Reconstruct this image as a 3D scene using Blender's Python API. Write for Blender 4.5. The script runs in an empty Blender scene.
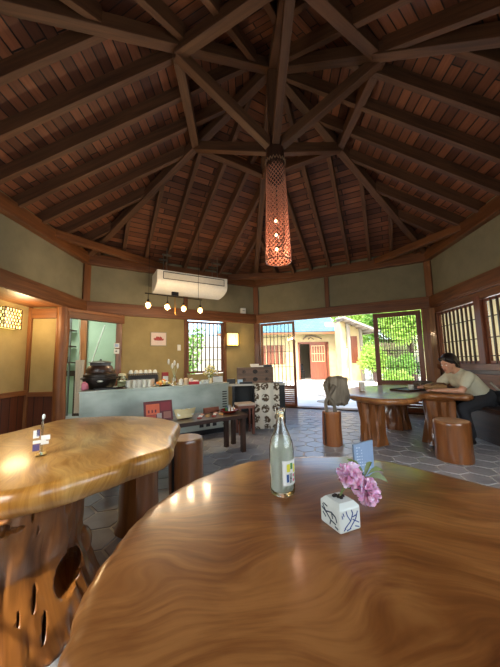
import bpy, math, random
from mathutils import Vector, noise
random.seed(7)
SC = bpy.context.scene
COL = SC.collection
PI = math.pi
V = Vector

# ------------------------------------------------------------------ camera
CAM = V((-0.4281, -3.0336, 1.0128)); FPX = 277.265
PIT, ROL, YAW = math.radians(6.0566), math.radians(-1.2547), math.radians(2.3349)
FW = V((math.sin(YAW)*math.cos(PIT), math.cos(YAW)*math.cos(PIT), math.sin(PIT)))
_r = V((math.cos(YAW), -math.sin(YAW), 0)); _u = _r.cross(FW)
RT = _r*math.cos(ROL) + _u*math.sin(ROL); UP = -_r*math.sin(ROL) + _u*math.cos(ROL)
def ray(x, y): return FW + RT*((x-250)/FPX) - UP*((y-333.5)/FPX)
def atZ(x, y, z):
    d = ray(x, y); return CAM + d*((z-CAM.z)/d.z)
def atY(x, y, Y):
    d = ray(x, y); return CAM + d*((Y-CAM.y)/d.y)
def atW(x, y, a, b):
    n = V((-(b-a).y, (b-a).x)); d = ray(x, y)
    return CAM + d*(((a.x-CAM.x)*n.x+(a.y-CAM.y)*n.y)/(d.x*n.x+d.y*n.y))
cam = bpy.data.cameras.new('camera'); co = bpy.data.objects.new('camera', cam); COL.objects.link(co)
from mathutils import Matrix
M = Matrix((RT, UP, -FW)).transposed().to_4x4(); M.translation = CAM
co.matrix_world = M
cam.sensor_fit = 'VERTICAL'; cam.sensor_height = 36; cam.lens = 36*FPX/667; cam.clip_start = .02; cam.clip_end = 200
SC.camera = co
vs = SC.view_settings; vs.view_transform = 'Standard'; vs.look = 'None'; vs.gamma = 1; vs.use_curve_mapping = False; vs.exposure = 0.4

# ------------------------------------------------------------------ materials
def lin(c):
    return tuple((x/255/12.92 if x/255 <= .04045 else ((x/255+.055)/1.055)**2.4) for x in c) + (1,)
class NT:
    def __init__(s, name):
        s.m = bpy.data.materials.new(name); s.m.use_nodes = True; s.t = s.m.node_tree
        s.b = s.t.nodes['Principled BSDF']
    def n(s, typ, **kw):
        x = s.t.nodes.new('ShaderNode'+typ)
        for k, v in kw.items():
            if k[0] == '_': setattr(x, k[1:], v)
            else: x.inputs[k.replace('__', ' ')].default_value = v
        return x
    def l(s, a, b): s.t.links.new(a, b)
    def ramp(s, fac, stops):
        r = s.n('ValToRGB'); e = r.color_ramp.elements
        while len(e) < len(stops): e.new(.5)
        for q, (p, c) in zip(e, stops): q.position = p; q.color = c
        s.l(fac, r.inputs[0]); return r.outputs[0]
    def bump(s, h, st, d=.01):
        b = s.n('Bump', Strength=st, Distance=d); s.l(h, b.inputs['Height']); s.l(b.outputs[0], s.b.inputs['Normal'])
MATS = {}
def plain(name, c, rough=.6, metal=0, **kw):
    if name in MATS: return MATS[name]
    t = NT(name); t.b.inputs['Base Color'].default_value = lin(c)
    t.b.inputs['Roughness'].default_value = rough; t.b.inputs['Metallic'].default_value = metal
    tc = t.n('TexCoord'); no = t.n('TexNoise', Scale=25.0, Detail=3.0); t.l(tc.outputs['Object'], no.inputs['Vector'])
    c0 = lin(c); a = tuple(x*.95 for x in c0[:3])+(1,); b = tuple(min(1, x*1.04) for x in c0[:3])+(1,)
    t.l(t.ramp(no.outputs[0], [(.3, a), (.7, b)]), t.b.inputs['Base Color'])
    for k, v in kw.items(): t.b.inputs[k.replace('__', ' ')].default_value = v
    MATS[name] = t.m; return t.m
def glow(name, c, st):
    if name in MATS: return MATS[name]
    t = NT(name); t.b.inputs['Base Color'].default_value = lin(c)
    t.b.inputs['Emission Color'].default_value = lin(c); t.b.inputs['Emission Strength'].default_value = st
    MATS[name] = t.m; return t.m
def wood(name, c1, c2, rough=.5, coat=0, gx=1.6, gy=22, bump=.15):
    t = NT(name); uv = t.n('UVMap'); mp = t.n('Mapping', Scale=(gx, gy, 1)); t.l(uv.outputs[0], mp.inputs[0])
    no = t.n('TexNoise', Scale=1.0, Detail=5.0, Roughness=.6, Distortion=.6); t.l(mp.outputs[0], no.inputs['Vector'])
    mp2 = t.n('Mapping', Scale=(.7, 1.5, 1)); t.l(uv.outputs[0], mp2.inputs[0])
    n2 = t.n('TexNoise', Scale=1.0, Detail=2.0); t.l(mp2.outputs[0], n2.inputs['Vector'])
    ad = t.n('Math', _operation='MULTIPLY_ADD'); t.l(no.outputs[0], ad.inputs[0]); ad.inputs[1].default_value = .65
    m3 = t.n('Math', _operation='MULTIPLY'); t.l(n2.outputs[0], m3.inputs[0]); m3.inputs[1].default_value = .35
    t.l(m3.outputs[0], ad.inputs[2])
    t.l(t.ramp(ad.outputs[0], [(.32, lin(c1)), (.66, lin(c2))]), t.b.inputs['Base Color'])
    t.b.inputs['Roughness'].default_value = rough; t.b.inputs['Coat Weight'].default_value = coat; t.b.inputs['Coat Roughness'].default_value = .08
    t.bump(no.outputs[0], bump, .004); MATS[name] = t.m; return t.m
def slabwood(name, cols, centre, ring=5.0, rough=.32, coat=.4, warp=.21):
    t = NT(name); tc = t.n('TexCoord')
    mp = t.n('Mapping', Location=(-centre[0], -centre[1], 0)); t.l(tc.outputs['Object'], mp.inputs[0])
    n0 = t.n('TexNoise', Scale=2.0, Detail=2.0); t.l(mp.outputs[0], n0.inputs['Vector'])
    sb = t.n('VectorMath', _operation='SUBTRACT'); t.l(n0.outputs['Color'], sb.inputs[0]); sb.inputs[1].default_value = (.5, .5, .5)
    ws = t.n('VectorMath', _operation='MULTIPLY_ADD'); t.l(sb.outputs[0], ws.inputs[0]); ws.inputs[1].default_value = (warp*2, warp*2, 0); t.l(mp.outputs[0], ws.inputs[2])
    le = t.n('VectorMath', _operation='LENGTH'); t.l(ws.outputs[0], le.inputs[0]); sx = t.n('SeparateXYZ'); t.l(ws.outputs[0], sx.inputs[0])
    def streak(rk, lk, det):
        m1 = t.n('Math', _operation='MULTIPLY'); t.l(le.outputs['Value'], m1.inputs[0]); m1.inputs[1].default_value = rk
        m2 = t.n('Math', _operation='MULTIPLY'); t.l(sx.outputs[0], m2.inputs[0]); m2.inputs[1].default_value = lk
        m3 = t.n('Math', _operation='MULTIPLY'); t.l(sx.outputs[1], m3.inputs[0]); m3.inputs[1].default_value = lk
        cb = t.n('CombineXYZ'); t.l(m1.outputs[0], cb.inputs[0]); t.l(m2.outputs[0], cb.inputs[1]); t.l(m3.outputs[0], cb.inputs[2])
        no = t.n('TexNoise', Scale=1.0, Detail=det, Roughness=.55); t.l(cb.outputs[0], no.inputs['Vector']); return no.outputs[0]
    s1_, s2_, s3_ = streak(ring, 1.6, 3), streak(ring*5, 5, 4), streak(ring*24, 9, 3)
    q1 = t.n('Math', _operation='MULTIPLY'); t.l(s3_, q1.inputs[0]); q1.inputs[1].default_value = .22
    q2 = t.n('Math', _operation='MULTIPLY_ADD'); t.l(s2_, q2.inputs[0]); q2.inputs[1].default_value = .30; t.l(q1.outputs[0], q2.inputs[2])
    q3 = t.n('Math', _operation='MULTIPLY_ADD'); t.l(s1_, q3.inputs[0]); q3.inputs[1].default_value = .48; t.l(q2.outputs[0], q3.inputs[2])
    t.l(t.ramp(q3.outputs[0], [(.38, lin(cols[0])), (.5, lin(cols[1])), (.62, lin(cols[2]))]), t.b.inputs['Base Color'])
    t.b.inputs['Roughness'].default_value = rough; t.b.inputs['Coat Weight'].default_value = coat; t.b.inputs['Coat Roughness'].default_value = .13
    t.bump(s2_, .02, .01); MATS[name] = t.m; return t.m
def plaster(name, c1, c2):
    t = NT(name); tc = t.n('TexCoord'); no = t.n('TexNoise', Scale=3.0, Detail=6.0, Roughness=.6); t.l(tc.outputs['Object'], no.inputs['Vector'])
    t.l(t.ramp(no.outputs[0], [(.3, lin(c1)), (.7, lin(c2))]), t.b.inputs['Base Color'])
    n2 = t.n('TexNoise', Scale=90.0, Detail=3.0); t.l(tc.outputs['Object'], n2.inputs['Vector']); t.bump(n2.outputs[0], .25, .003)
    t.b.inputs['Roughness'].default_value = .9; MATS[name] = t.m; return t.m
def planks(name, w, h, cs, mortar, ms, rough=.6, off=.5):
    t = NT(name); uv = t.n('UVMap')
    br = t.n('TexBrick', Scale=1.0, _offset=off); t.l(uv.outputs[0], br.inputs['Vector'])
    br.inputs['Brick Width'].default_value = w; br.inputs['Row Height'].default_value = h; br.inputs['Mortar Size'].default_value = ms
    br.inputs['Mortar Smooth'].default_value = .2
    br.inputs['Color1'].default_value = lin(cs[0]); br.inputs['Color2'].default_value = lin(cs[1]); br.inputs['Mortar'].default_value = lin(mortar)
    mp = t.n('Mapping', Scale=(3, 40, 1)); t.l(uv.outputs[0], mp.inputs[0]); no = t.n('TexNoise', Scale=1.0, Detail=4.0); t.l(mp.outputs[0], no.inputs['Vector'])
    n4 = t.n('TexNoise', Scale=2.5, Detail=2.0); t.l(uv.outputs[0], n4.inputs['Vector'])
    mx = t.n('Mix', _data_type='RGBA', _blend_type='MULTIPLY'); mx.inputs[0].default_value = .6
    t.l(br.outputs['Color'], mx.inputs[6]); t.l(t.ramp(no.outputs[0], [(.25, (.45, .4, .38, 1)), (.7, (1, 1, 1, 1))]), mx.inputs[7])
    t.l(mx.outputs[2], t.b.inputs['Base Color']); t.b.inputs['Roughness'].default_value = rough
    inv = t.n('Math', _operation='SUBTRACT'); inv.inputs[0].default_value = 1; t.l(br.outputs['Fac'], inv.inputs[1]); t.bump(inv.outputs[0], .8, .01)
    MATS[name] = t.m; return t.m
def glass(name, c, rough=0.0, ior=1.45, trans=1.0, alpha=1.0):
    t = NT(name); t.b.inputs['Base Color'].default_value = lin(c); t.b.inputs['Transmission Weight'].default_value = trans
    t.b.inputs['Roughness'].default_value = rough; t.b.inputs['IOR'].default_value = ior; t.b.inputs['Alpha'].default_value = alpha
    MATS[name] = t.m; return t.m

W_BEAM = wood('beam_wood', (74, 42, 22), (136, 84, 46), .45, .15)
W_RAFT = wood('rafter_wood', (66, 40, 24), (114, 76, 48), .6)
W_POST = wood('post_wood', (84, 46, 22), (152, 96, 52), .5, .05)
W_DOOR = wood('door_wood', (92, 46, 30), (136, 76, 50), .45, .1)
W_DARK = wood('dark_wood', (38, 22, 15), (72, 44, 30), .4, .2)
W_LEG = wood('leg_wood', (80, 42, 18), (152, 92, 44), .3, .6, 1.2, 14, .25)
W_LEG2 = wood('stump_wood', (110, 58, 28), (168, 104, 56), .35, .4, 1.2, 14, .25)
W_BURL = wood('burl_wood', (84, 72, 58), (150, 134, 112), .8, 0, 3, 12, 1.0)
W_ROOT = wood('root_wood', (84, 42, 14), (176, 112, 52), .32, .6, 2.0, 11, .35)
W_END = wood('end_grain_wood', (150, 104, 66), (196, 150, 104), .5, .2, 6, 6, .1)
NEAR = slabwood('near_table_wood', [(88, 44, 16), (128, 74, 32), (164, 106, 54)], (-.02, -2.44))
LEFT = slabwood('left_table_wood', [(122, 76, 24), (166, 114, 48), (202, 154, 84)], (-1.4, -1.3))
FAR = slabwood('far_table_wood', [(110, 62, 28), (150, 94, 48), (186, 130, 74)], (1.9, .9))
PLA = plaster('ochre_plaster', (150, 132, 88), (170, 150, 102))
PLB = plaster('shaded_plaster', (126, 119, 94), (142, 134, 106))  # same plaster as the lower walls, darkened for the weaker light higher up
MINT = plaster('mint_wall', (158, 178, 152), (172, 190, 164))
CREAM = plaster('cream_render', (192, 170, 122), (206, 186, 140))
PLANK = planks('roof_boards', 1.15, .1, [(152, 94, 62), (82, 44, 27)], (34, 19, 12), .007)
WAIN = planks('wainscot_boards', 3.0, .14, [(104, 54, 28), (88, 44, 22)], (30, 14, 8), .006)
STEEL = NT('brushed_steel'); _t = STEEL
_tc = _t.n('TexCoord'); _mp = _t.n('Mapping', Scale=(1.5, 1.5, 2.5)); _t.l(_tc.outputs['Object'], _mp.inputs[0]); _no = _t.n('TexNoise', Scale=2.0, Detail=5.0); _t.l(_mp.outputs[0], _no.inputs['Vector'])
_t.l(_t.ramp(_no.outputs[0], [(.3, lin((150, 158, 146))), (.7, lin((186, 192, 180)))]), _t.b.inputs['Base Color']); _t.b.inputs['Metallic'].default_value = .75; _t.b.inputs['Roughness'].default_value = .42
STEEL = _t.m
WHITE = plain('white_plastic', (225, 224, 216), .4); BLACK = plain('black_plastic', (18, 18, 20), .4)
IRON = plain('cast_iron', (44, 36, 30), .45, .5); PAPER = plain('paper_white', (232, 228, 216), .8)
CERAM = plain('white_ceramic', (216, 216, 204), .25); REDP = plain('red_paint', (160, 34, 30), .5)
PANE = glass('clear_glass', (245, 250, 248)); GLC = NT('cup_glass'); GLC.b.inputs['Base Color'].default_value = lin((240, 238, 224)); GLC.b.inputs['Transmission Weight'].default_value = .55; GLC.b.inputs['Roughness'].default_value = .18; GLC = GLC.m; GLS = glass('drinking_glass', (244, 244, 236), .05)
def thin_pane(name, c, a):
    t = NT(name); tr = t.n('BsdfTransparent', Color=(*c, 1)); gl = t.n('BsdfGlossy', Roughness=.02); mx = t.n('MixShader'); mx.inputs[0].default_value = a
    t.l(tr.outputs[0], mx.inputs[1]); t.l(gl.outputs[0], mx.inputs[2]); t.l(mx.outputs[0], t.t.nodes['Material Output'].inputs[0]); MATS[name] = t.m; return t.m
WPANE = thin_pane('window_pane', (.96, .98, .97), .05)
SHOJI = NT('shoji_paper'); _t = SHOJI
_tr = _t.n('BsdfTranslucent', Color=lin((236, 228, 200))); _df = _t.n('BsdfDiffuse', Color=lin((228, 220, 196))); _mx = _t.n('MixShader'); _mx.inputs[0].default_value = .5
_t.l(_tr.outputs[0], _mx.inputs[1]); _t.l(_df.outputs[0], _mx.inputs[2]); _t.l(_mx.outputs[0], _t.t.nodes['Material Output'].inputs[0]); SHOJI = _t.m

# ------------------------------------------------------------------ mesh builder
ORG = {}
class MB:
    def __init__(s): s.v = []; s.f = []; s.uv = []
    def face(s, idx, uvs): s.f.append(idx); s.uv.append(uvs)
    def beam(s, p, q, w, h, up=V((0, 0, 1)), h2=None):
        p = V(p); q = V(q); d = (q-p); L = d.length; d.normalize(); side = d.cross(up)
        if side.length < 1e-4: side = d.cross(V((0, 1, 0)))
        side.normalize(); u = side.cross(d); h2 = h if h2 is None else h2
        b = len(s.v)
        for c, hh in ((p, h), (q, h2)):
            for a, e in ((-1, -1), (1, -1), (1, 1), (-1, 1)): s.v.append(c + side*(a*w/2) + u*(e*hh/2))
        o = random.random()*7; o2 = random.random()*5
        for (i, j, k, l, ww) in ((0, 1, 5, 4, w), (1, 2, 6, 5, h), (2, 3, 7, 6, w), (3, 0, 4, 7, h)):
            s.face((b+i, b+j, b+k, b+l), [(o2, o), (o2, o+ww), (o2+L, o+ww), (o2+L, o)]); o += ww
        s.face((b+3, b+2, b+1, b), [(o2, o), (o2+.02, o), (o2+.02, o+h), (o2, o+h)])
        s.face((b+4, b+5, b+6, b+7), [(o2, o), (o2+.02, o), (o2+.02, o+h), (o2, o+h)])
        return s
    def box(s, c, d, rz=0):
        c = V(c); R = Matrix.Rotation(rz, 3, 'Z'); ax = max(range(3), key=lambda i: d[i])
        e = [V((1, 0, 0)), V((0, 1, 0)), V((0, 0, 1))]; e = [R @ x for x in e]
        a = e[ax]*d[ax]/2
        if ax == 2: return s.beam(c-a, c+a, d[0], d[1], e[1])
        o = 1-ax
        return s.beam(c-a, c+a, d[o], d[2], e[2])
    def tube(s, pts, rad, n=8, caps=True):
        pts = [V(p) for p in pts]; m = len(pts)
        if not hasattr(rad, '__len__'): rad = [rad]*m
        b = len(s.v); prev = None; L = 0; ls = []
        for i, p in enumerate(pts):
            t = (pts[min(i+1, m-1)]-pts[max(i-1, 0)])
            t = t.normalized() if t.length > 1e-9 else V((0, 0, 1))
            x = prev if prev is not None else (V((1, 0, 0)) if abs(t.x) < .9 else V((0, 1, 0)))
            x = (x - t*x.dot(t)).normalized(); prev = x; y = t.cross(x)
            if i: L += (p-pts[i-1]).length
            ls.append(L)
            for k in range(n): a = 2*PI*k/n; s.v.append(p + (x*math.cos(a)+y*math.sin(a))*rad[i])
        for i in range(m-1):
            for k in range(n):
                k2 = (k+1) % n; r = max(rad)*2*PI/n
                s.face((b+i*n+k, b+i*n+k2, b+(i+1)*n+k2, b+(i+1)*n+k), [(ls[i], k*r), (ls[i], (k+1)*r), (ls[i+1], (k+1)*r), (ls[i+1], k*r)])
        if caps:
            s.face(tuple(b+k for k in reversed(range(n))), [(math.cos(k)*.01, math.sin(k)*.01) for k in range(n)])
            s.face(tuple(b+(m-1)*n+k for k in range(n)), [(math.cos(k)*.01, math.sin(k)*.01) for k in range(n)])
        return s
    def lathe(s, prof, c, n=24, fn=None, closed=False):
        c = V(c); b = len(s.v); m = len(prof); rmx = max(p_[0] for p_ in prof)
        for r, z in prof:
            for k in range(n):
                a = 2*PI*k/n; rr = fn(a, z, r) if fn else r
                s.v.append(c + V((rr*math.cos(a), rr*math.sin(a), z)))
        for i in range(m-1):
            for k in range(n):
                k2 = (k+1) % n; r = max(prof[i][0], prof[i+1][0], .01)*2*PI/n; z0, z1 = prof[i][1], prof[i+1][1]
                if abs(z1-z0) < 1e-3: z0, z1 = prof[i][0], prof[i+1][0]
                r = rmx*2*PI/n; s.face((b+i*n+k, b+i*n+k2, b+(i+1)*n+k2, b+(i+1)*n+k), [(z0, k*r), (z0, k*r+r), (z1, k*r+r), (z1, k*r)])
        if not closed:
            cs = [(math.cos(2*PI*k/n), math.sin(2*PI*k/n)) for k in range(n)]
            if prof[0][0] > 1e-4: s.face(tuple(b+k for k in reversed(range(n))), [(x*prof[0][0], y*prof[0][0]) for x, y in reversed(cs)])
            if prof[-1][0] > 1e-4: s.face(tuple(b+(m-1)*n+k for k in range(n)), [(x*prof[-1][0], y*prof[-1][0]) for x, y in cs])
        return s
    def ell(s, c, r, n=12, rot=None):
        c = V(c); b = len(s.v); m = n//2+1
        r = (r, r, r) if not hasattr(r, '__len__') else r
        for i in range(m+1):
            t = PI*i/m
            for k in range(n):
                a = 2*PI*k/n; p = V((r[0]*math.sin(t)*math.cos(a), r[1]*math.sin(t)*math.sin(a), -r[2]*math.cos(t)))
                s.v.append(c + (rot @ p if rot else p))
        for i in range(m):
            for k in range(n):
                k2 = (k+1) % n; s.face((b+i*n+k, b+i*n+k2, b+(i+1)*n+k2, b+(i+1)*n+k), [(i*.05, k*.05), (i*.05, k*.05+.05), (i*.05+.05, k*.05+.05), (i*.05+.05, k*.05)])
        return s
    def caps(s, p, q, r1, r2, n=12):
        p = V(p); q = V(q); d = (q-p).normalized()
        pts = []; rr = []
        for i in range(4): t = PI/2*(i/4); pts.append(p-d*r1*math.cos(t)); rr.append(max(.001, r1*math.sin(t)))
        pts.append(p); rr.append(r1); pts.append(q); rr.append(r2)
        for i in range(4): t = PI/2*((i+1)/4); pts.append(q+d*r2*math.sin(t)); rr.append(max(.001, r2*math.cos(t)))
        return s.tube(pts, rr, n)
    def quad(s, ps, uvs=None):
        b = len(s.v); s.v += [V(p) for p in ps]
        if uvs is None:
            a = (V(ps[1])-V(ps[0])).length; h = (V(ps[-1])-V(ps[0])).length; uvs = [(0, 0), (a, 0), (a, h), (0, h)][:len(ps)]
        s.face(tuple(range(b, b+len(ps))), uvs); return s
    def prism(s, pts, z0, z1):
        b = len(s.v); n = len(pts)
        s.v += [V((p[0], p[1], z0)) for p in pts] + [V((p[0], p[1], z1)) for p in pts]
        s.face(tuple(b+i for i in reversed(range(n))), [(p[0], p[1]) for p in reversed(pts)])
        s.face(tuple(b+n+i for i in range(n)), [(p[0], p[1]) for p in pts]); L = 0
        for i in range(n):
            j = (i+1) % n; e = math.hypot(pts[j][0]-pts[i][0], pts[j][1]-pts[i][1])
            s.face((b+i, b+j, b+n+j, b+n+i), [(L, z0), (L+e, z0), (L+e, z1), (L, z1)]); L += e
        return s
    def build(s, name, mat, parent=None, smooth=False, bevel=0, mods=None, org=None):
        o0 = ORG.get(parent.name, V((0, 0, 0))) if parent else (V(org) if org is not None else V((0, 0, 0)))
        me = bpy.data.meshes.new(name); me.from_pydata([tuple(v-o0) for v in s.v], [], s.f)
        uvl = me.uv_layers.new(name='UVMap'); i = 0
        for f, us in zip(s.f, s.uv):
            for k in range(len(f)): uvl.data[i].uv = us[k]; i += 1
        if mat: me.materials.append(mat)
        if smooth:
            for p in me.polygons: p.use_smooth = True
        o = bpy.data.objects.new(name, me); COL.objects.link(o)
        if parent: o.parent = parent; ORG[o.name] = o0
        else: o.location = o0; ORG[o.name] = o0
        if bevel:
            m = o.modifiers.new('bevel', 'BEVEL'); m.width = bevel; m.segments = 2; m.limit_method = 'ANGLE'
        if smooth == 'auto':
            m = o.modifiers.new('split', 'EDGE_SPLIT'); m.split_angle = math.radians(40)
        return o
def thing(name, label, cat, loc=(0, 0, 0), group=None):
    o = bpy.data.objects.new(name, None); COL.objects.link(o); o.location = loc; o.empty_display_size = .1
    ORG[o.name] = V(loc); return tag(o, label, cat, group)
def tag(o, label, cat, group=None, kind=None):
    o['label'] = label; o['category'] = cat
    if group: o['group'] = group
    if kind: o['kind'] = kind
    return o
def struct(o): o['kind'] = 'structure'; return o
def sroot(name, loc=(0, 0, 0)):
    o = bpy.data.objects.new(name, None); COL.objects.link(o); o.location = loc; ORG[o.name] = V(loc); o['kind'] = 'structure'; return o
def copy_tree(o, loc=None, rz=None, parent=None):
    c = o.copy(); COL.objects.link(c); c.parent = parent
    if loc is not None: c.location = loc
    if rz is not None: c.rotation_euler = (0, 0, rz)
    for ch in [x for x in COL.objects if x.parent == o]: copy_tree(ch, parent=c)
    return c

# ------------------------------------------------------------------ room frame
A = V((0, 3.649)); B = V((3.2, 1.935)); C = V((2.70, -1.79)); D = V((0, -3.8)); E = V((-3.316, -2.029)); F = V((-3.187, 1.958))
HN, H1, H2 = 1.95, 2.174, 2.85
class Wall:
    def __init__(s, P, Q):
        s.P, s.Q = P, Q; s.u = (Q-P).normalized(); s.L = (Q-P).length; n = V((-s.u.y, s.u.x))
        s.n = n if n.dot(-P) > 0 else -n; s.ang = math.atan2(s.u.y, s.u.x)
    def at(s, t, o=0, z=0): p = s.P + s.u*t + s.n*o; return V((p.x, p.y, z))
    def box(s, mb, s0, s1, z0, z1, o0, o1):
        c = s.at((s0+s1)/2, (o0+o1)/2, (z0+z1)/2); mb.box(c, (abs(s1-s0), abs(o1-o0), z1-z0), s.ang); return mb
AB = Wall(A, B); FA = Wall(F, A); BC = Wall(B, C); CDw = Wall(C, D); DE = Wall(D, E); EF = Wall(E, F)
NM = {'AB': (AB, 'garden'), 'FA': (FA, 'kitchen'), 'BC': (BC, 'right'), 'CD': (CDw, 'rear_right'), 'DE': (DE, 'rear'), 'EF': (EF, 'left')}

# floor: hexagonal tiles
TR = .13
def inside(p, m=.0):
    if -3.75 < p.x < -3.1 and -1.2 < p.y < 1.45: return True
    if -5 < p.x < -2.3 and 1.4 < p.y < 3.3: return True
    return all((p-w.P).dot(w.n) > -m for w in (AB, FA, BC, CDw, DE, EF))
mb = MB(); th = math.radians(14)
for i in range(-60, 60):
    for j in range(-60, 60):
        x = i*TR*1.5; y = (j + (i % 2)*.5)*TR*math.sqrt(3)
        c = V((x*math.cos(th)-y*math.sin(th), x*math.sin(th)+y*math.cos(th)))
        if not inside(c, .06): continue
        ring = [(c.x+(TR-.007)*math.cos(th+k*PI/3), c.y+(TR-.007)*math.sin(th+k*PI/3)) for k in range(6)]
        r2 = [(c.x+(TR-.0115)*math.cos(th+k*PI/3), c.y+(TR-.0115)*math.sin(th+k*PI/3)) for k in range(6)]
        b = len(mb.v); mb.v += [V((p[0], p[1], -.006)) for p in ring] + [V((p[0], p[1], 0)) for p in r2]
        mb.face(tuple(b+6+k for k in range(6)), r2)
        for k in range(6): k2 = (k+1) % 6; mb.face((b+k, b+k2, b+6+k2, b+6+k), [ring[k], ring[k2], r2[k2], r2[k]])
t = NT('slate_hex_tiles'); g = t.n('NewGeometry'); tc = t.n('TexCoord'); no = t.n('TexNoise', Scale=9.0, Detail=5.0); t.l(tc.outputs['Object'], no.inputs['Vector'])
mx = t.n('Mix', _data_type='RGBA'); mx.inputs[0].default_value = .45
t.l(t.ramp(g.outputs['Random Per Island'], [(0, lin((122, 122, 124))), (1, lin((164, 164, 168)))]), mx.inputs[6])
t.l(t.ramp(no.outputs[0], [(.3, lin((118, 118, 120))), (.7, lin((172, 170, 172)))]), mx.inputs[7]); t.l(mx.outputs[2], t.b.inputs['Base Color'])
t.b.inputs['Roughness'].default_value = .3; t.bump(no.outputs[0], .2, .006)
tiles_mat = t.m
GROUT = plain('light_grout', (192, 190, 184), .85)
fl = MB().prism([(-5.2, -4.2), (3.6, -4.2), (3.6, 4.2), (-5.2, 4.2)], -.12, -.004)
# keep the sub-slab inside the garden wall line
poly = [(-5.1, 3.4), (-5.1, 1.3), (-3.85, 1.3), (-3.85, -1.3), (E.x-.1, E.y-.1), (D.x, D.y-.1), (C.x+.1, C.y), (B.x+.12, B.y), (A.x+.05, A.y+.1), (-2.2, 3.4)]
fl = MB().prism(list(reversed(poly)), -.12, -.004)
floor = struct(fl.build('floor', GROUT)); mb.build('floor_tiles', tiles_mat, floor)

# walls
def wall_root(key): return sroot('wall_'+NM[key][1])
WR = {k: wall_root(k) for k in NM}
for k, (w, nm) in NM.items():
    r = WR[k]
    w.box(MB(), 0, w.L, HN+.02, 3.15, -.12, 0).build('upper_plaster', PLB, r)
    w.box(MB(), -.02, w.L+.02, HN, H1, 0, .07).build('tie_rail', W_BEAM, r, bevel=.008)
    w.box(MB(), -.02, w.L+.02, HN+.03, H1-.06, .07, .085).build('rail_moulding', W_BEAM, r, bevel=.004)
    w.box(MB(), -.02, w.L+.02, H2, H2+.2, 0, .1).build('wall_plate', W_BEAM, r, bevel=.01)
for k, s_, wd in (('AB', 1.72, .09), ('FA', 1.85, .09), ('BC', 1.9, .09), ('CD', 1.6, .09), ('DE', 1.8, .09), ('EF', 2.0, .09)):
    w = NM[k][0]; w.box(MB(), s_-wd/2, s_+wd/2, H1, H2, 0, .03).build('strut_post', W_BEAM, WR[k], bevel=.004)
i = 0
for P_, nm in ((A, 'A'), (B, 'B'), (C, 'C'), (D, 'D'), (E, 'E'), (F, 'F')):
    i += 1; q = P_*(1-.02/P_.length); z0 = 0 if nm != 'F' else HN+.0
    s_ = .12; struct(MB().box((q.x, q.y, (z0+3.1)/2), (s_, s_, 3.1-z0), math.atan2(P_.y, P_.x)).build('trim_%d' % i, W_BEAM, bevel=.008))
# kitchen-side wall (FA)
r = WR['FA']
FA.box(MB(), .62, 1.85, 0, HN+.02, -.12, 0).build('lower_plaster', PLA, r)
FA.box(MB(), 2.76, FA.L, 0, HN+.02, -.12, 0).build('lower_plaster', PLA, r)
FA.box(MB(), 1.85, 2.76, 0, .8, -.12, 0).build('lower_plaster', PLA, r)
FA.box(MB(), 1.82, 1.89, 0, HN, -.01, .03).build('door_post', W_BEAM, r, bevel=.004)
FA.box(MB(), 2.72, 2.79, 0, HN, -.01, .03).build('door_post', W_BEAM, r, bevel=.004)
FA.box(MB(), .0, .62, HN-.06, HN+.02, -.12, 0).build('lintel_board', W_BEAM, r)
# front lintel of the kitchen hatch, corner to corner
P1 = V((-3.2, 1.42)); P2 = V((-2.66, 2.22))
hat = sroot('trim_7')
MB().beam((P1.x+.04, P1.y, 1.865), (P2.x+.06, P2.y, 1.865), .1, .15).build('hatch_lintel', W_POST, hat, bevel=.006)
MB().beam((P1.x+.06, P1.y-.03, 1.915), (P2.x+.08, P2.y-.03, 1.915), .08, .05).build('lintel_moulding', W_POST, hat, bevel=.006)
MB().box((P2.x-.01, P2.y+.0, .93), (.1, .1, 1.86), .5).build('hatch_post', W_BEAM, hat, bevel=.006)
# round log post
mb = MB(); pts = []; rr = []
for i in range(14): z = i*HN/13; pts.append((P1.x+.01+.008*math.sin(z*5), P1.y-.02+.006*math.cos(z*4), z)); rr.append(.085+.006*noise.noise(V((0, 0, z*4))))
pst = mb.tube(pts, rr, 16).build('trim_8', W_POST, smooth='auto'); struct(pst)
# left alcove
AX = -3.72; ALY = -1.25
r = WR['EF']
MB().box((AX-.05, (P1.y+ALY)/2, 1.3), (.1, P1.y-ALY+.1, 1.36)).build('alcove_plaster', PLA, r)
mb = MB(); mb.quad([(AX+.01, P1.y, 0), (AX+.01, ALY, 0), (AX+.01, ALY, .6), (AX+.01, P1.y, .6)], [(0, 0), (0, 2.65), (.6, 2.65), (.6, 0)]); mb.build('alcove_wainscot', WAIN, r)
MB().box((AX-.05, (P1.y+ALY)/2, .3), (.1, P1.y-ALY+.1, .62)).build('alcove_backing', W_POST, r)
MB().box((AX+.02, (P1.y+ALY)/2, .635), (.05, P1.y-ALY, .07)).build('dado_rail', W_POST, r, bevel=.005)
MB().box(((AX-3.2)/2, P1.y+.05, .98), (.5, .08, 1.96)).build('alcove_return', PLA, r)
mb = MB(); mb.quad([(AX, P1.y+.005, 0), (-3.22, P1.y+.005, 0), (-3.22, P1.y+.005, .58), (AX, P1.y+.005, .58)], [(0, 0), (0, .5), (.58, .5), (.58, 0)]); mb.build('return_wainscot', WAIN, r)
MB().box(((AX-3.2)/2, P1.y, .605), (.5, .04, .07)).build('dado_rail', W_POST, r, bevel=.005)
MB().box(((AX-3.2)/2, P1.y-.0, 1.86), (.5, .05, .16)).build('alcove_header', W_POST, r, bevel=.005)
MB().box((AX+.02, P1.y-.0, .98), (.06, .06, 1.95)).build('alcove_stile', W_POST, r, bevel=.005)
MB().box((-3.27, P1.y-.0, .98), (.05, .05, 1.95)).build('alcove_stile', W_POST, r, bevel=.005)
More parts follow.
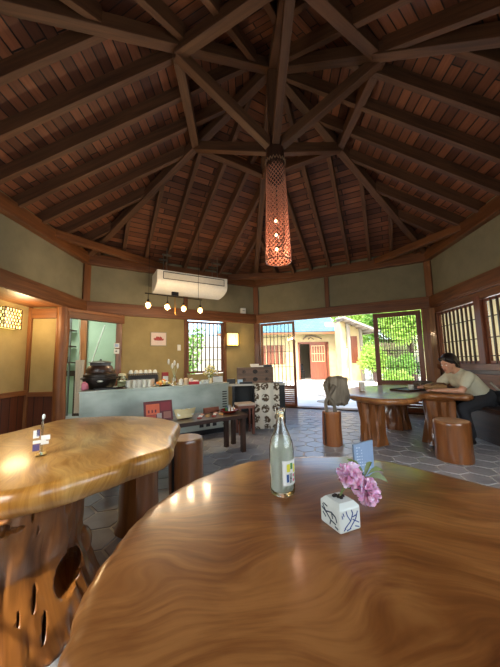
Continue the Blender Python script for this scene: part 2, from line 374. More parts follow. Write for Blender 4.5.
MB().box(((AX-3.15)/2-.03, (P1.y+ALY)/2, 1.99), (.62, P1.y-ALY+.2, .06)).build('alcove_soffit', W_BEAM, r)
MB().box(((AX-3.2)/2, ALY-.04, .98), (.6, .08, 1.96)).build('alcove_return', PLA, r)
mb = MB(); EF.box(mb, 0, .75, 0, HN+.02, -.12, 0).build('lower_plaster', PLA, r)
# kitchen room
kr = sroot('wall_kitchen_rear')
MB().box((-3.65, 3.35, 1.25), (2.8, .1, 2.5)).build('back_wall', MINT, kr)
MB().box((-5.05, 2.4, 1.25), (.1, 2.0, 2.5)).build('side_wall', MINT, kr)
MB().box((-2.28, 2.95, 1.25), (.08, .75, 2.5)).build('side_wall', MINT, kr)
MB().box((-4.4, 1.5, 1.25), (1.3, .08, 2.5)).build('front_wall', MINT, kr)
MB().prism([(-5.1, 1.45), (-3.3, 1.45), (-3.3, 2.05), (-2.3, 2.65), (-2.3, 3.4), (-5.1, 3.4)], 2.4, 2.46).build('kitchen_ceiling', MINT, kr)
MB().box((-3.9, 3.28, .87), (2.2, .03, .12)).build('wall_rail', W_DARK, kr)
MB().box((-3.88, 3.26, 1.3), (.14, .05, 2.3)).build('wall_stud', W_LEG2, kr)

# right wall: bench wall and shoji windows
r = WR['BC']
BC.box(MB(), 0, BC.L, 0, .84, -.14, -.0).build('lower_boards', W_DARK, r)
BC.box(MB(), .0, BC.L, .84, .93, -.12, .05).build('window_sill', W_BEAM, r, bevel=.006)
BC.box(MB(), 0, .1, .9, HN, -.12, .0).build('jamb', W_BEAM, r)
BC.box(MB(), 3.0, BC.L, .9, HN+.02, -.12, .0).build('jamb', PLA, r)
BC.box(MB(), 0, 3.0, 1.85, HN+.02, -.1, .02).build('window_header', W_BEAM, r)
def shoji_window(nm, w, s0, s1, z0, z1, nb, hz, off=-.03, paper=True, bw_=.011):
    rt = sroot(nm, w.at((s0+s1)/2, off, z0)); fr = MB(); fw = .04
    for a, b, c, d in ((s0, s0+fw, z0, z1), (s1-fw, s1, z0, z1), (s0, s1, z0, z0+fw), (s0, s1, z1-fw, z1)): w.box(fr, a, b, c, d, off-.02, off+.02)
    fr.build('window_frame', W_DOOR, rt, bevel=.003)
    b_ = MB()
    for i in range(1, nb): x = s0+fw+(s1-s0-2*fw)*i/nb; w.box(b_, x-bw_, x+bw_, z0, z1, off-.0, off+.026*bw_/.011)
    for h in hz: z = z0+(z1-z0)*h; w.box(b_, s0, s1, z-.007, z+.007, off-.01, off+.008)
    b_.build('lattice', W_DARK, rt)
    if paper: w.box(MB(), s0+fw, s1-fw, z0+fw, z1-fw, off-.022, off-.02).build('paper_pane', SHOJI, rt)
    else: w.box(MB(), s0+fw, s1-fw, z0+fw, z1-fw, off-.012, off-.008).build('glass_pane', WPANE, rt)
    return rt
shoji_window('window_1', BC, .12, 1.10, .93, 1.84, 9, (.12, .4, .72))
BC.box(MB(), 1.10, 1.22, .9, 1.9, -.08, .03).build('window_post', W_DOOR, r, bevel=.004)
shoji_window('window_2', BC, 1.22, 2.3, .93, 1.84, 9, (.12, .4, .72))
shoji_window('window_3', BC, 2.3, 3.0, .93, 1.84, 6, (.12, .4, .72))
shoji_window('window_4', FA, 1.89, 2.72, .82, 1.93, 8, (.25, .5, .74), -.03, False, .009)

# rear walls (behind the camera), unseen windows added to admit fill light
for k, w, a, b in (('CD', CDw, .5, 3.0), ('DE', DE, 1.4, 3.3)):
    r = WR[k]
    w.box(MB(), 0, a, 0, HN+.02, -.12, 0).build('lower_plaster', PLA, r); w.box(MB(), b, w.L, 0, HN+.02, -.12, 0).build('lower_plaster', PLA, r)
    w.box(MB(), a, b, 0, .75, -.12, 0).build('lower_plaster', PLA, r)
shoji_window('window_added_5', CDw, .5, 3.0, .75, 1.95, 9, (.33, .66), -.05, False)
shoji_window('window_added_6', DE, 1.4, 3.3, .75, 1.95, 8, (.33, .66), -.05, False)

# garden wall with sliding doors
r = WR['AB']
AB.box(MB(), 0, AB.L, -.06, .03, -.14, .06).build('door_sill', W_DARK, r, bevel=.005)
AB.box(MB(), .03, .1, 0, HN, -.05, .03).build('jamb', W_DOOR, r, bevel=.004)
AB.box(MB(), 3.44, 3.56, 0, HN, -.02, .05).build('jamb', W_POST, r, bevel=.004)
def lattice_door(nm, s0, s1, z0, zl, z1, nb, hz, off, fw=.055, boards=8):
    rt = sroot(nm, AB.at((s0+s1)/2, off, z0)); fr = MB()
    for a, b, c, d in ((s0, s0+fw, z0, z1), (s1-fw, s1, z0, z1), (s0+fw, s1-fw, z0, z0+fw), (s0+fw, s1-fw, z1-fw, z1), (s0+fw, s1-fw, zl-fw, zl)): AB.box(fr, a, b, c, d, off-.018, off+.018)
    fr.build('door_frame', W_DOOR, rt, bevel=.003)
    b_ = MB()
    for i in range(1, nb): x = s0+fw+(s1-s0-2*fw)*i/nb; AB.box(b_, x-.006, x+.006, zl, z1-fw, off-.008, off+.008)
    for h in hz: z = zl+(z1-fw-zl)*h; AB.box(b_, s0+fw, s1-fw, z-.005, z+.005, off-.010, off+.006)
    b_.build('lattice', W_DARK, rt)
    p = MB(); n = boards
    for i in range(n): z = z0+fw+(zl-z0-2*fw)*i/n; h = (zl-z0-2*fw)/n; AB.box(p, s0+fw, s1-fw, z+.004, z+h-.003, off-.01, off+.008)
    p.build('lower_panel', W_DOOR, rt, bevel=.002)
    AB.box(MB(), s0+fw, s1-fw, zl, z1-fw, off-.013, off-.010).build('glass_pane', WPANE, rt)
lattice_door('door_1', .12, .96, .03, .49, 1.94, 8, (.3, .55, .8), .0)
lattice_door('door_2', 2.6, 3.43, .03, .62, 1.94, 15, (.2, .42, .62, .82), .0, .085)

# ------------------------------------------------------------------ ceiling
O = V((.038, -.006)); RH = 4.095; RR = 1.177; HE = 2.994
outer = [A, B, C, D, E, F]
ring = [O + V((math.sin(k*PI/3), math.cos(k*PI/3)))*RR for k in range(6)]
slope = (RH-HE)/(3.65-RR); APEX = RH + slope*RR
ceil = sroot('ceiling')
def v3(p, z): return V((p.x, p.y, z))
for k in range(6):
    P_, Q_ = outer[k], outer[(k+1) % 6]; m = (ring[k]+ring[(k+1) % 6])/2
    p3, q3, m3 = v3(P_, HE), v3(Q_, HE), v3(O, APEX); nn = (q3-p3).cross(m3-p3).normalized()
    if nn.z < 0: nn = -nn
    def zpl(p, off=0): return p3.z - (nn.x*(p.x-p3.x)+nn.y*(p.y-p3.y))/nn.z + off
    u = (Q_-P_).normalized(); L = (Q_-P_).length; inn = V((-u.y, u.x)); inn = inn if inn.dot(O-P_) > 0 else -inn
    # boards
    H = (O-P_).dot(inn); sO = (O-P_).dot(u); e = .55
    Pe, Qe = P_+(P_-O).normalized()*e*1.15, Q_+(Q_-O).normalized()*e*1.15
    pts = [Pe, Qe, O]; cs = math.sqrt(1+slope**2)
    uv = [((p-P_).dot(u), (p-P_).dot(inn)*cs) for p in pts]
    mb = MB(); mb.quad([v3(p, zpl(p, .135)) for p in pts], uv); mb.quad([v3(p, zpl(p, .2)) for p in reversed(pts)], list(reversed(uv)))
    mb.build('roof_boards', PLANK, ceil)
    # rafters
    n = int(L/.4); s0 = (L-(n-1)*.4)/2
    for i in range(n):
        s_ = s0+i*.4
        # distance inwards until the hip lines
        if s_ <= sO: tmax = H*s_/sO
        else: tmax = H*(L-s_)/(L-sO)
        if tmax < .12: continue
        a = P_+u*s_-inn*.5; b = P_+u*s_+inn*(tmax-.03)
        MB().beam(v3(a, zpl(a, .055)), v3(b, zpl(b, .055)), .06, .15).build('rafter', W_RAFT, ceil, bevel=.004)
    # hip beam
    a = P_+(P_-O).normalized()*.4; ze = HE-slope*.4
    MB().beam(v3(a, ze+.02), v3(O, APEX+.0), .1, .13).build('hip_beam', W_RAFT, ceil, bevel=.006)
    # ring beam, hub strut
    MB().beam(v3(ring[k], RH-.03), v3(ring[(k+1) % 6], RH-.03), .1, .13).build('ring_beam', W_RAFT, ceil, bevel=.006)
    MB().beam(v3(ring[k], RH-.05), v3(O+(ring[k]-O)*.07, 3.56), .085, .12).build('hub_strut', W_RAFT, ceil, bevel=.006)
MB().beam(v3(O, APEX-.05), v3(O, 3.42), .13, .13).build('king_post', W_RAFT, ceil, bevel=.008)
MB().lathe([(.1, 3.36), (.11, 3.4), (.11, 3.62), (.08, 3.66)], (O.x, O.y, 0), 20).build('hub_collar', W_DARK, ceil, smooth='auto')
# corner braces
BRs = [(V((-3.2, .98)), V((-1.85, 2.66))), (V((2.36, 2.34)), V((3.08, .66))), (V((-.66, 3.24)), V((.86, 3.14))), (V((2.5, -2.1)), V((2.98, -.9))), (V((-.9, -3.2)), V((.9, -3.1))), (V((-3.2, -.9)), V((-2.3, -2.5)))]
for a, b in BRs: MB().beam(v3(a, 3.0), v3(b, 3.0), .09, .12).build('corner_brace', W_BEAM, ceil, bevel=.005)

# ------------------------------------------------------------------ tables
def spline(pts, n=8):
    out = []; m = len(pts)
    for i in range(m):
        p0, p1, p2, p3 = (V(pts[(i+j-1) % m]) for j in range(4))
        for k in range(n):
            t = k/n; out.append(.5*((2*p1)+(-p0+p2)*t+(2*p0-5*p1+4*p2-p3)*t*t+(-p0+3*p1-3*p2+p3)*t**3))
    return out
def slab(name, pts, zt, th, mat, parent, n=10, rough=.008):
    P = spline(pts, n); m = len(P)
    if sum(P[i].x*P[(i+1) % m].y-P[(i+1) % m].x*P[i].y for i in range(m)) < 0: P.reverse()
    mb = MB(); prof = [(-.03, -.0), (-.012, -.002), (0, -.010), (.008, -.03), (.006, -th*.6), (-.012, -th+.01), (-.035, -th)]
    for o, z in prof:
        for i in range(m):
            t = (P[(i+1) % m]-P[i-1]).normalized(); nrm = V((t.y, -t.x))
            w = noise.noise(V((P[i].x*6, P[i].y*6, 3)))*rough*1.8 + noise.noise(V((P[i].x*22, P[i].y*22, z*25)))*rough
            q = P[i]+nrm*(o+w); mb.v.append(V((q.x, q.y, zt+z)))
    for j in range(len(prof)-1):
        for i in range(m):
            i2 = (i+1) % m; a, b, c, d = j*m+i, j*m+i2, (j+1)*m+i2, (j+1)*m+i
            mb.face((a, d, c, b), [(0, 0)]*4)
    mb.face(tuple(range(m)), [(0, 0)]*m); k = (len(prof)-1)*m; mb.face(tuple(k+i for i in reversed(range(m))), [(0, 0)]*m)
    return mb.build(name, mat, parent, smooth='auto')
def trunk(parent, name, c, prof, mat, seed=0, amp=.012, fl=5, n=32, ph=0, ex=1.0):
    def fn(a, z, r):
        return r*(1+.5*amp/.02*.12*math.sin(fl*a+ph+z*2)) + amp*noise.noise(V((math.cos(a)*3+seed, math.sin(a)*3, z*3)))*1.6 + amp*.6*noise.noise(V((math.cos(a)*9+seed, math.sin(a)*9, z*2)))
    pr = []
    for (r0, z0), (r1, z1) in zip(prof, prof[1:]):
        k = max(1, int(abs(z1-z0)/.03))
        pr += [(r0+(r1-r0)*i/k, z0+(z1-z0)*i/k) for i in range(k)]
    pr.append(prof[-1])
    return MB().lathe(pr, c, n, fn).build(name, mat, parent, smooth='auto')

# near table
nt = thing('slab_table', 'large polished reddish-brown live-edge slab table filling the foreground, holding bottle and flowers', 'table', (-.15, -2.3, 0), 'live-edge slab tables')
npts = [(-.681, -2.593), (-.705, -2.521), (-.734, -2.379), (-.711, -2.204), (-.661, -2.07), (-.581, -1.949), (-.432, -1.818), (-.233, -1.763), (.009, -1.776), (.169, -1.856), (.277, -1.975), (.40, -2.12), (.47, -2.3), (.46, -2.5), (.36, -2.68), (.1, -2.8), (-.25, -2.82), (-.55, -2.74)]
slab('tabletop', npts, .6, .09, NEAR, nt)
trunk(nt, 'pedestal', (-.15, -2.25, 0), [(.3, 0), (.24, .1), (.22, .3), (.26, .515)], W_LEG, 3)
# left table
lt = thing('slab_table', 'honey-coloured live-edge slab table at left on a gnarled hollow root pedestal', 'table', (-1.5, -1.4, 0), 'live-edge slab tables')
lpts = [(-1.949, -1.162), (-1.85, -.72), (-1.6, -.62), (-1.317, -.64), (-1.02, -.8), (-.87, -.98), (-.826, -1.304), (-.79, -1.56), (-.931, -1.778), (-1.071, -1.939), (-1.229, -2.031), (-1.6, -2.1), (-1.95, -2.0), (-2.15, -1.7), (-2.12, -1.35)]
slab('tabletop', lpts, .6, .1, LEFT, lt)
# gnarled pedestal : lumpy body with a root loop that leaves a hole
pc = V((-1.46, -1.76, 0))
def cylhit(x, y, R_):
    d = ray(x, y); o = CAM-pc; A_ = d.x**2+d.y**2; B_ = 2*(o.x*d.x+o.y*d.y); C_ = o.x**2+o.y**2-R_**2; D_ = B_*B_-4*A_*C_
    return CAM+d*((-B_-math.sqrt(max(0, D_)))/(2*A_)), d.normalized()
body = MB()
def fr(a, z, r):
    p = V((math.cos(a)*1.6, math.sin(a)*1.6, z*2.4)); d = .045*noise.noise(p) + .018*noise.noise(p*3.1)
    g = abs(noise.noise(V((math.cos(a)*7, math.sin(a)*7, z*1.4+4)))); return r + d*.8 - .022*max(0, .1-g)/.1
body.lathe([(.335-.02*math.sin(PI*i/50)+.09*max(0, 1-i/26), .507*i/50) for i in range(51)], pc, 160, fr)
kn, dk = cylhit(80, 541, .31); body.ell(kn+V((0, 0, 0)), (.05, .05, .07), 16)
holes = MB()
for x, y, rx, rz_, dp in ((69, 572, .05, .07, .16), (44, 626, .008, .06, .06), (34, 600, .006, .045, .05), (16, 531, .03, .012, .03), (3, 528, .018, .03, .03), (33, 512, .005, .04, .03), (38, 535, .006, .03, .03), (22, 590, .004, .02, .02), (18, 620, .004, .025, .02), (40, 552, .005, .02, .02), (12, 605, .004, .02, .02)):
    h_, d_ = cylhit(x, y, .33); R3 = Matrix((V((d_.y, -d_.x, 0)).normalized(), V((d_.x, d_.y, 0)).normalized(), V((0, 0, 1)))).transposed()
    holes.ell(h_, (rx, dp, rz_), 24, R3)
ped = body.build('root_pedestal', W_ROOT, lt, smooth=True); hb = holes.build('cutter', W_ROOT)
hb.location = (0, 0, 0); lt_off = ORG[lt.name].copy(); hb.location = -V((0, 0, 0))
m_ = ped.modifiers.new('cut', 'BOOLEAN'); m_.operation = 'DIFFERENCE'; m_.object = hb; m_.solver = 'EXACT'; m_.use_self = True
bpy.context.view_layer.update(); dg = bpy.context.evaluated_depsgraph_get()
nm_ = bpy.data.meshes.new_from_object(ped.evaluated_get(dg)); ped.modifiers.clear(); ped.data = nm_
bpy.data.objects.remove(hb)
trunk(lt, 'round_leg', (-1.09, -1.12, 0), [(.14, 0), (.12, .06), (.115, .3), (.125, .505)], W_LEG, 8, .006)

# far table
ft = thing('slab_table', 'wide live-edge slab table by the garden door where the woman leans', 'table', (1.9, .9, 0), 'live-edge slab tables')
fpts = [(1.0, .608), (1.01, .383), (1.137, .1), (1.35, .03), (1.6, .12), (1.78, .33), (1.93, .42), (2.1, .32), (2.26, .2), (2.4, .27), (2.45, .5), (2.5, 1.0), (2.45, 1.45), (2.2, 1.75), (1.7, 1.7), (1.3, 1.4), (1.08, 1.0)]
slab('tabletop', fpts, .58, .075, FAR, ft)
MB().tube([(1.06, .6, .54), (.96, .62, .55), (.92, .63, .56)], [.03, .025, .012], 8).build('edge_nub', W_DARK, ft, smooth=True)
def fleg(x0, x1, y, bot, seed, flare=1.25, depth=.1):
    q = atZ((x0+x1)/2, bot, 0); r_ = (x1-x0)/2*(q-CAM).dot(FW)/FPX
    d = V((q.x-CAM.x, q.y-CAM.y, 0)).normalized(); c = q + d*r_*.9
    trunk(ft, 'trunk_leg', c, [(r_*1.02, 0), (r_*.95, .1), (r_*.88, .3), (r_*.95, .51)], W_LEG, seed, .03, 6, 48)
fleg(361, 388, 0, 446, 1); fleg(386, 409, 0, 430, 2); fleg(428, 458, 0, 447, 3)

# ------------------------------------------------------------------ stumps
def stump(label, c, r_, h, seed, mat=W_LEG2, group='log stools'):
    o = thing('log_stool', label, 'stool', (c[0], c[1], 0), group)
    trunk(o, 'log', (c[0], c[1], 0), [(r_*.98, 0), (r_, .03), (r_*.97, h-.04), (r_*.99, h-.016), (r_*.93, h)], mat, seed, .006, 3)
    MB().lathe([(r_*.9, h-.002), (r_*.88, h+.003)], (c[0], c[1], 0), 28).build('end_grain', W_END, o)
    return o
s1 = stump('short orange-brown log stool standing in front of the seated woman', (1.73, -.2), .165, .385, 1, W_LEG)
s2 = stump('split brown log stool at the tip of the left slab table', (-.87, -.68), .135, .42, 2, W_LEG)
MB().beam((-.945, -.793, .02), (-.945, -.793, .40), .012, .03, V((.5, .8, 0))).build('crack', BLACK, s2)
s3 = stump('upright log by the doorway carrying a weathered driftwood burl', (.70, .44), .115, .4, 3, W_LEG2)
MB().beam((.595, .385, .02), (.595, .385, .39), .02, .012, V((.5, .8, 0))).build('bark_strip', W_DARK, s3)
# burl
def loop(pts, rad, nm, mat, par, nz=.006):
    P = []; R = []
    pts = [V(p) for p in pts]
    for i in range(len(pts)-1):
        p0, p1, p2, p3 = pts[max(i-1, 0)], pts[i], pts[i+1], pts[min(i+2, len(pts)-1)]
        for k in range(8):
            t = k/8; P.append(.5*((2*p1)+(-p0+p2)*t+(2*p0-5*p1+4*p2-p3)*t*t+(-p0+3*p1-3*p2+p3)*t**3)); R.append(rad[i]+(rad[i+1]-rad[i])*t)
    P.append(pts[-1]); R.append(rad[-1])
    R = [r_+nz*noise.noise(p*9) for r_, p in zip(R, P)]
    return MB().tube(P, R, 14).build(nm, mat, par, smooth=True)
def lump(mb, c, d, seed, amp, sq=4, n=28, tilt=0):
    b = len(mb.v); m = n//2
    for i in range(m+1):
        t_ = PI*i/m
        for k in range(n):
            a = 2*PI*k/n; p = V((math.sin(t_)*math.cos(a), math.sin(t_)*math.sin(a), math.cos(t_)))
            f = 1/((abs(p.x)**sq+abs(p.y)**sq+abs(p.z)**sq)**(1/sq)); p = p*f
            nn = 1+amp*noise.noise(p*1.6+V((seed, 0, 0)))+amp*.5*noise.noise(p*4+V((seed, 3, 0)))
            q = V((p.x*d[0]*nn, p.y*d[1]*nn, p.z*d[2]*nn)); q.x += tilt*q.z
            mb.v.append(V(c)+q)
    for i in range(m):
        for k in range(n):
            k2 = (k+1) % n; mb.face((b+i*n+k, b+(i+1)*n+k, b+(i+1)*n+k2, b+i*n+k2), [(i*.03, k*.03), (i*.03+.03, k*.03), (i*.03+.03, k*.03+.03), (i*.03, k*.03+.03)])
    return mb
bu = thing('driftwood_burl', 'weathered grey-brown driftwood burl standing on the log by the doorway', 'driftwood', (.72, .44, .4))
lump(MB(), (.785, .44, .645), (.118, .1, .168), 4, .16, 8, 48, .08).build('burl_block', W_BURL, bu, smooth=True)
loop([(.62, .36, .405), (.61, .35, .52), (.66, .33, .62), (.72, .34, .72)], [.016, .018, .026, .03], 'root_branch', W_BURL, bu)
loop([(.72, .36, .405), (.70, .34, .5), (.64, .33, .59), (.62, .36, .72), (.68, .42, .79)], [.024, .022, .022, .03, .03], 'root_branch', W_BURL, bu)

# ------------------------------------------------------------------ things on the near table
bt = thing('glass_bottle', 'tall clear-necked glass bottle of cloudy water on the foreground table', 'bottle', (-.297, -2.105, .6))
c = (-.297, -2.105, .6)
prof = [(.0, .004), (.034, .0), (.039, .006), (.0395, .02), (.0395, .135), (.037, .155), (.028, .182), (.018, .205), (.0135, .225), (.0125, .25), (.0155, .252), (.0155, .262), (.012, .264), (.0105, .262), (.0105, .228), (.016, .203), (.026, .18), (.035, .153), (.0375, .135), (.0375, .02), (.036, .008), (0, .008)]
MB().lathe(prof, c, 40, closed=True).build('glass_body', GLS, bt, smooth=True)
MILK = NT('cloudy_water'); MILK.b.inputs['Base Color'].default_value = lin((232, 238, 228)); MILK.b.inputs['Transmission Weight'].default_value = .4; MILK.b.inputs['Roughness'].default_value = .45; MILK.b.inputs['IOR'].default_value = 1.33
MB().lathe([(0, .009), (.0355, .0095), (.037, .02), (.037, .134), (.0345, .153), (.0285, .172), (0, .172)], c, 40, closed=True).build('cloudy_water', MILK.m, bt, smooth=True)
def patch(mb, c, r_, a0, a1, z0, z1, n=10):
    for i in range(n):
        p = [a0+(a1-a0)*(i+j)/n for j in (0, 1)]
        mb.quad([(c[0]+r_*math.cos(p[0]), c[1]+r_*math.sin(p[0]), c[2]+z0), (c[0]+r_*math.cos(p[1]), c[1]+r_*math.sin(p[1]), c[2]+z0), (c[0]+r_*math.cos(p[1]), c[1]+r_*math.sin(p[1]), c[2]+z1), (c[0]+r_*math.cos(p[0]), c[1]+r_*math.sin(p[0]), c[2]+z1)])
    return mb
a0, a1 = math.radians(-96), math.radians(0)
lab = patch(MB(), c, .0400, a0, a1, .035, .108, 12).build('paper_label', PAPER, bt, smooth=True)
GRN = plain('leaf_green', (70, 130, 60), .6); YEL = plain('lemon_yellow', (226, 214, 60), .6); BLU = plain('label_blue', (52, 86, 140), .6)
for (p0, p1, z0, z1, m_) in ((-76, -60, .075, .098, YEL), (-58, -44, .082, .100, GRN), (-40, -24, .070, .095, YEL), (-78, -66, .045, .068, BLU), (-62, -58, .042, .070, BLACK), (-54, -50, .042, .070, BLACK), (-62, -50, .054, .057, BLACK), (-44, -34, .044, .052, plain('label_pink', (226, 60, 110), .6)), (-44, -34, .058, .066, plain('label_pink', (226, 60, 110), .6)), (-28, -18, .042, .066, GRN)):
    patch(MB(), c, .0404, math.radians(p0), math.radians(p1), z0, z1, 4).build('label_print', m_, lab)
# cube vase
k0, k1, k2 = V((-.222, -2.268)), V((-.194, -2.335)), V((-.134, -2.312)); k3 = k0+k2-k1
vz = thing('cube_vase', 'small white ceramic cube vase with blue brushwork, holding pink blossoms', 'vase', ((k0.x+k2.x)/2, (k0.y+k2.y)/2, .6))
bd = MB(); bd.prism([tuple(k0), tuple(k1), tuple(k2), tuple(k3)], .6, .655)
kc = (k0+k2)/2
bod = bd.build('vase_body', CERAM, vz, bevel=.004)
cap = MB(); r0 = [V(p) for p in (k0, k1, k2, k3)]; b = len(cap.v)
cap.v += [v3(kc+(p-kc)*.97, .654) for p in r0]+[v3(kc+(p-kc)*.7, .664) for p in r0]
for i in range(4): j = (i+1) % 4; cap.face((i, j, 4+j, 4+i), [(0, 0)]*4)
cap.face((4, 5, 6, 7), [(0, 0)]*4); cap.build('vase_shoulder', CERAM, vz)
INK = plain('cobalt_ink', (40, 62, 120), .5); INKB = plain('dark_ink', (28, 40, 56), .5)
def strokes(P, Q, segs, mat, nm, nout, z0=.6, H=.055, w=.0022):
    mb = MB()
    for (x0, y0, x1, y1) in segs:
        a = V((*(P+(Q-P)*x0), z0+H*y0)) + nout*.0006; b = V((*(P+(Q-P)*x1), z0+H*y1)) + nout*.0006
        mb.beam(a, b, .0008, w, nout.cross((b-a).normalized()))
    return mb.build(nm, mat, vz)
def nrm(P, Q): d = (Q-P).normalized(); n = V((d.y, -d.x)); return V((*(n if n.dot((P+Q)/2-kc) > 0 else -n), 0))
segsR = [(.2, .2, .5, .45), (.5, .45, .35, .7), (.35, .7, .3, .9), (.5, .45, .62, .75), (.62, .75, .55, .9), (.45, .15, .75, .5), (.75, .5, .85, .8), (.6, .5, .9, .3), (.15, .85, .2, .7), (.1, .75, .13, .62), (.7, .2, .9, .12), (.25, .2, .15, .12), (.8, .65, .6, .6), (.5, .15, .3, .1)]
segsL = [(.15, .85, .3, .6), (.1, .7, .35, .55), (.3, .6, .6, .7), (.3, .6, .55, .35), (.55, .35, .8, .3), (.55, .35, .5, .15), (.6, .7, .8, .6), (.6, .7, .65, .45), (.15, .5, .3, .35), (.8, .6, .85, .4), (.75, .2, .9, .15), (.2, .9, .4, .85)]
strokes(k1, k2, segsR, INK, 'blue_brushwork', nrm(k1, k2)); strokes(k0, k1, segsL, INKB, 'blue_brushwork', nrm(k0, k1), w=.003)
mb = MB()
for i in range(6): mb.ell((kc.x+random.uniform(-.012, .012), kc.y+random.uniform(-.012, .012), .666), (.006, .006, .004), 8)
mb.build('pebbles', IRON, vz, smooth=True)
# blossoms
PET = NT('pink_petal'); PET.b.inputs['Base Color'].default_value = lin((228, 150, 196)); PET.b.inputs['Roughness'].default_value = .6; PET.b.inputs['Subsurface Weight'].default_value = .3; PET.b.inputs['Subsurface Scale'].default_value = .01
_g = PET.n('NewGeometry'); PET.l(PET.ramp(_g.outputs['Random Per Island'], [(0, lin((240, 178, 212))), (1, lin((252, 226, 240)))]), PET.b.inputs['Base Color'])
LEAF = plain('bronze_leaf', (104, 112, 52), .5)
sp = thing('pink_blossom_sprig', 'sprig of two pink double blossoms with bronze-green leaves in the cube vase', 'flower', (kc.x, kc.y, .664))
def bloom(c, R, nm='blossom'):
    mb = MB(); c = V(c)
    for i in range(110):
        z = 1-2*(i+.5)/110; a = i*2.39996; d = V((math.sqrt(1-z*z)*math.cos(a), math.sqrt(1-z*z)*math.sin(a), z))
        x = d.orthogonal().normalized(); x = Matrix.Rotation(random.random()*6.28, 3, d) @ x; y = d.cross(x)
        L = R*random.uniform(.75, 1.05); w = R*.24; b0 = c+d*R*.25; b = len(mb.v)
        tip = c + d*L + x*R*random.uniform(-.12, .25)
        mid = c+d*L*.72
        mb.v += [b0-y*w*.2, b0+y*w*.2, mid+y*w*.9+x*w*.2, tip+y*w*.8, tip+d*w*.35-x*w*.2, tip-y*w*.8, mid-y*w*.9+x*w*.2]
        mb.face(tuple(b+k for k in range(7)), [(0, 0)]*7)
    return mb.build(nm, PET.m, sp)
b1 = atY(350, 475, -2.27); b2 = atY(367, 491, -2.275)
bloom(b1, .034); bloom(b2, .034)
top = V((kc.x, kc.y, .664))
MB().tube([top, top+V((.02, .01, .03)), b1+V((.02, .01, -.01)), b1], .0018, 6).build('stem', LEAF, sp)
MB().tube([top, top+V((.02, .008, .02)), b2], .0016, 6).build('stem', LEAF, sp)
def leaf(p, q, w, nm='leaf', mat=LEAF, par=sp):
    p = V(p); q = V(q); d = q-p; s_ = d.cross(V((0, -1, .3))).normalized()*w; mb = MB(); b = 0
    for t_, k in ((0, .05), (.25, .8), (.55, 1), (.85, .5), (1, .02)):
        m_ = p+d*t_+V((0, 0, .012*math.sin(PI*t_))); mb.v += [m_-s_*k, m_+V((0, 0, -.002)), m_+s_*k]
    for i in range(4):
        for j in range(2): a = i*3+j; mb.face((a, a+1, a+4, a+3), [(0, 0)]*4)
    return mb.build(nm, mat, par, smooth=True)
leaf(atY(365, 478, -2.24), atY(347, 459, -2.22), .008); leaf(atY(364, 478, -2.25), atY(372, 462, -2.2), .007); leaf(atY(368, 477, -2.25), atY(388, 482, -2.25), .008); leaf(atY(367, 475, -2.25), atY(384, 471, -2.2), .006)
# little card stand
cd = thing('menu_card', 'small blue-grey printed card standing upright behind the pink blossoms', 'card', (-.01, -2.03, .6))
p0, p1 = atZ(356, 478, .6), atZ(374.5, 475, .6); t0, t1 = atY(353.5, 445, p0.y+.01), atY(372.5, 440, p1.y+.01)
dn = V((.1, -1, .1)).normalized()*.006
mb = MB(); mb.v += [p0, p1, t1, t0, p0-dn*2, p1-dn*2, t1-dn*2, t0-dn*2]
for f in ((0, 1, 2, 3), (5, 4, 7, 6), (1, 5, 6, 2), (4, 0, 3, 7), (3, 2, 6, 7), (4, 5, 1, 0)): mb.face(f, [(0, 0)]*4)
mb.build('card_block', plain('slate_blue', (122, 142, 168), .5), cd)
mb = MB()
for i in range(9):
    y0 = .88-i*.09
    for j in range(6):
        if random.random() < .25: continue
        x0 = .12+j*.13; L_ = random.uniform(.05, .11)
        P_ = lambda a, b_: p0+(p1-p0)*a+(t0-p0)*b_+dn*.12
        mb.quad([P_(x0, y0), P_(x0+L_, y0), P_(x0+L_, y0+.03), P_(x0, y0+.03)])
mb.build('card_print', plain('pale_print', (190, 200, 214), .6), cd)
# acrylic sign on left table, seen nearly edge-on
ac = thing('acrylic_stand', 'thin upright acrylic stand with small white and purple tags on the left table', 'sign stand', (-1.376, -1.627, .6))
q0 = V((-1.376, -1.627, .6)); dv = (V((q0.x, q0.y))-V((CAM.x, CAM.y))).normalized(); dv3 = V((dv.x, dv.y, 0)); sd = V((dv.y, -dv.x, 0))
MB().box(q0+V((0, 0, .003)), (.05, .04, .006), math.atan2(dv.y, dv.x)).build('foot', GLS, ac)
MB().beam(q0+V((0, 0, .006)), q0+V((0, 0, .17)), .005, .06, dv3+sd*.1).build('clear_panel', glass('acrylic', (235, 238, 240), .05), ac)
MB().ell(q0+V((.004, 0, .178)), (.007, .007, .012), 10).build('clip', WHITE, ac, smooth=True)
PUR = plain('purple_print', (84, 70, 110), .6)
for dx, z, w, h, m_ in ((-.022, .105, .022, .035, PAPER), (-.014, .11, .012, .03, PUR), (.014, .085, .035, .022, PAPER), (-.008, .07, .05, .014, PAPER), (.012, .062, .03, .014, PAPER), (-.02, .045, .026, .03, PUR)):
    MB().beam(q0+sd*dx+V((0, 0, z-h/2))-dv3*.034, q0+sd*dx+V((0, 0, z+h/2))-dv3*.034, w, .0015, dv3).build('tag', m_, ac)

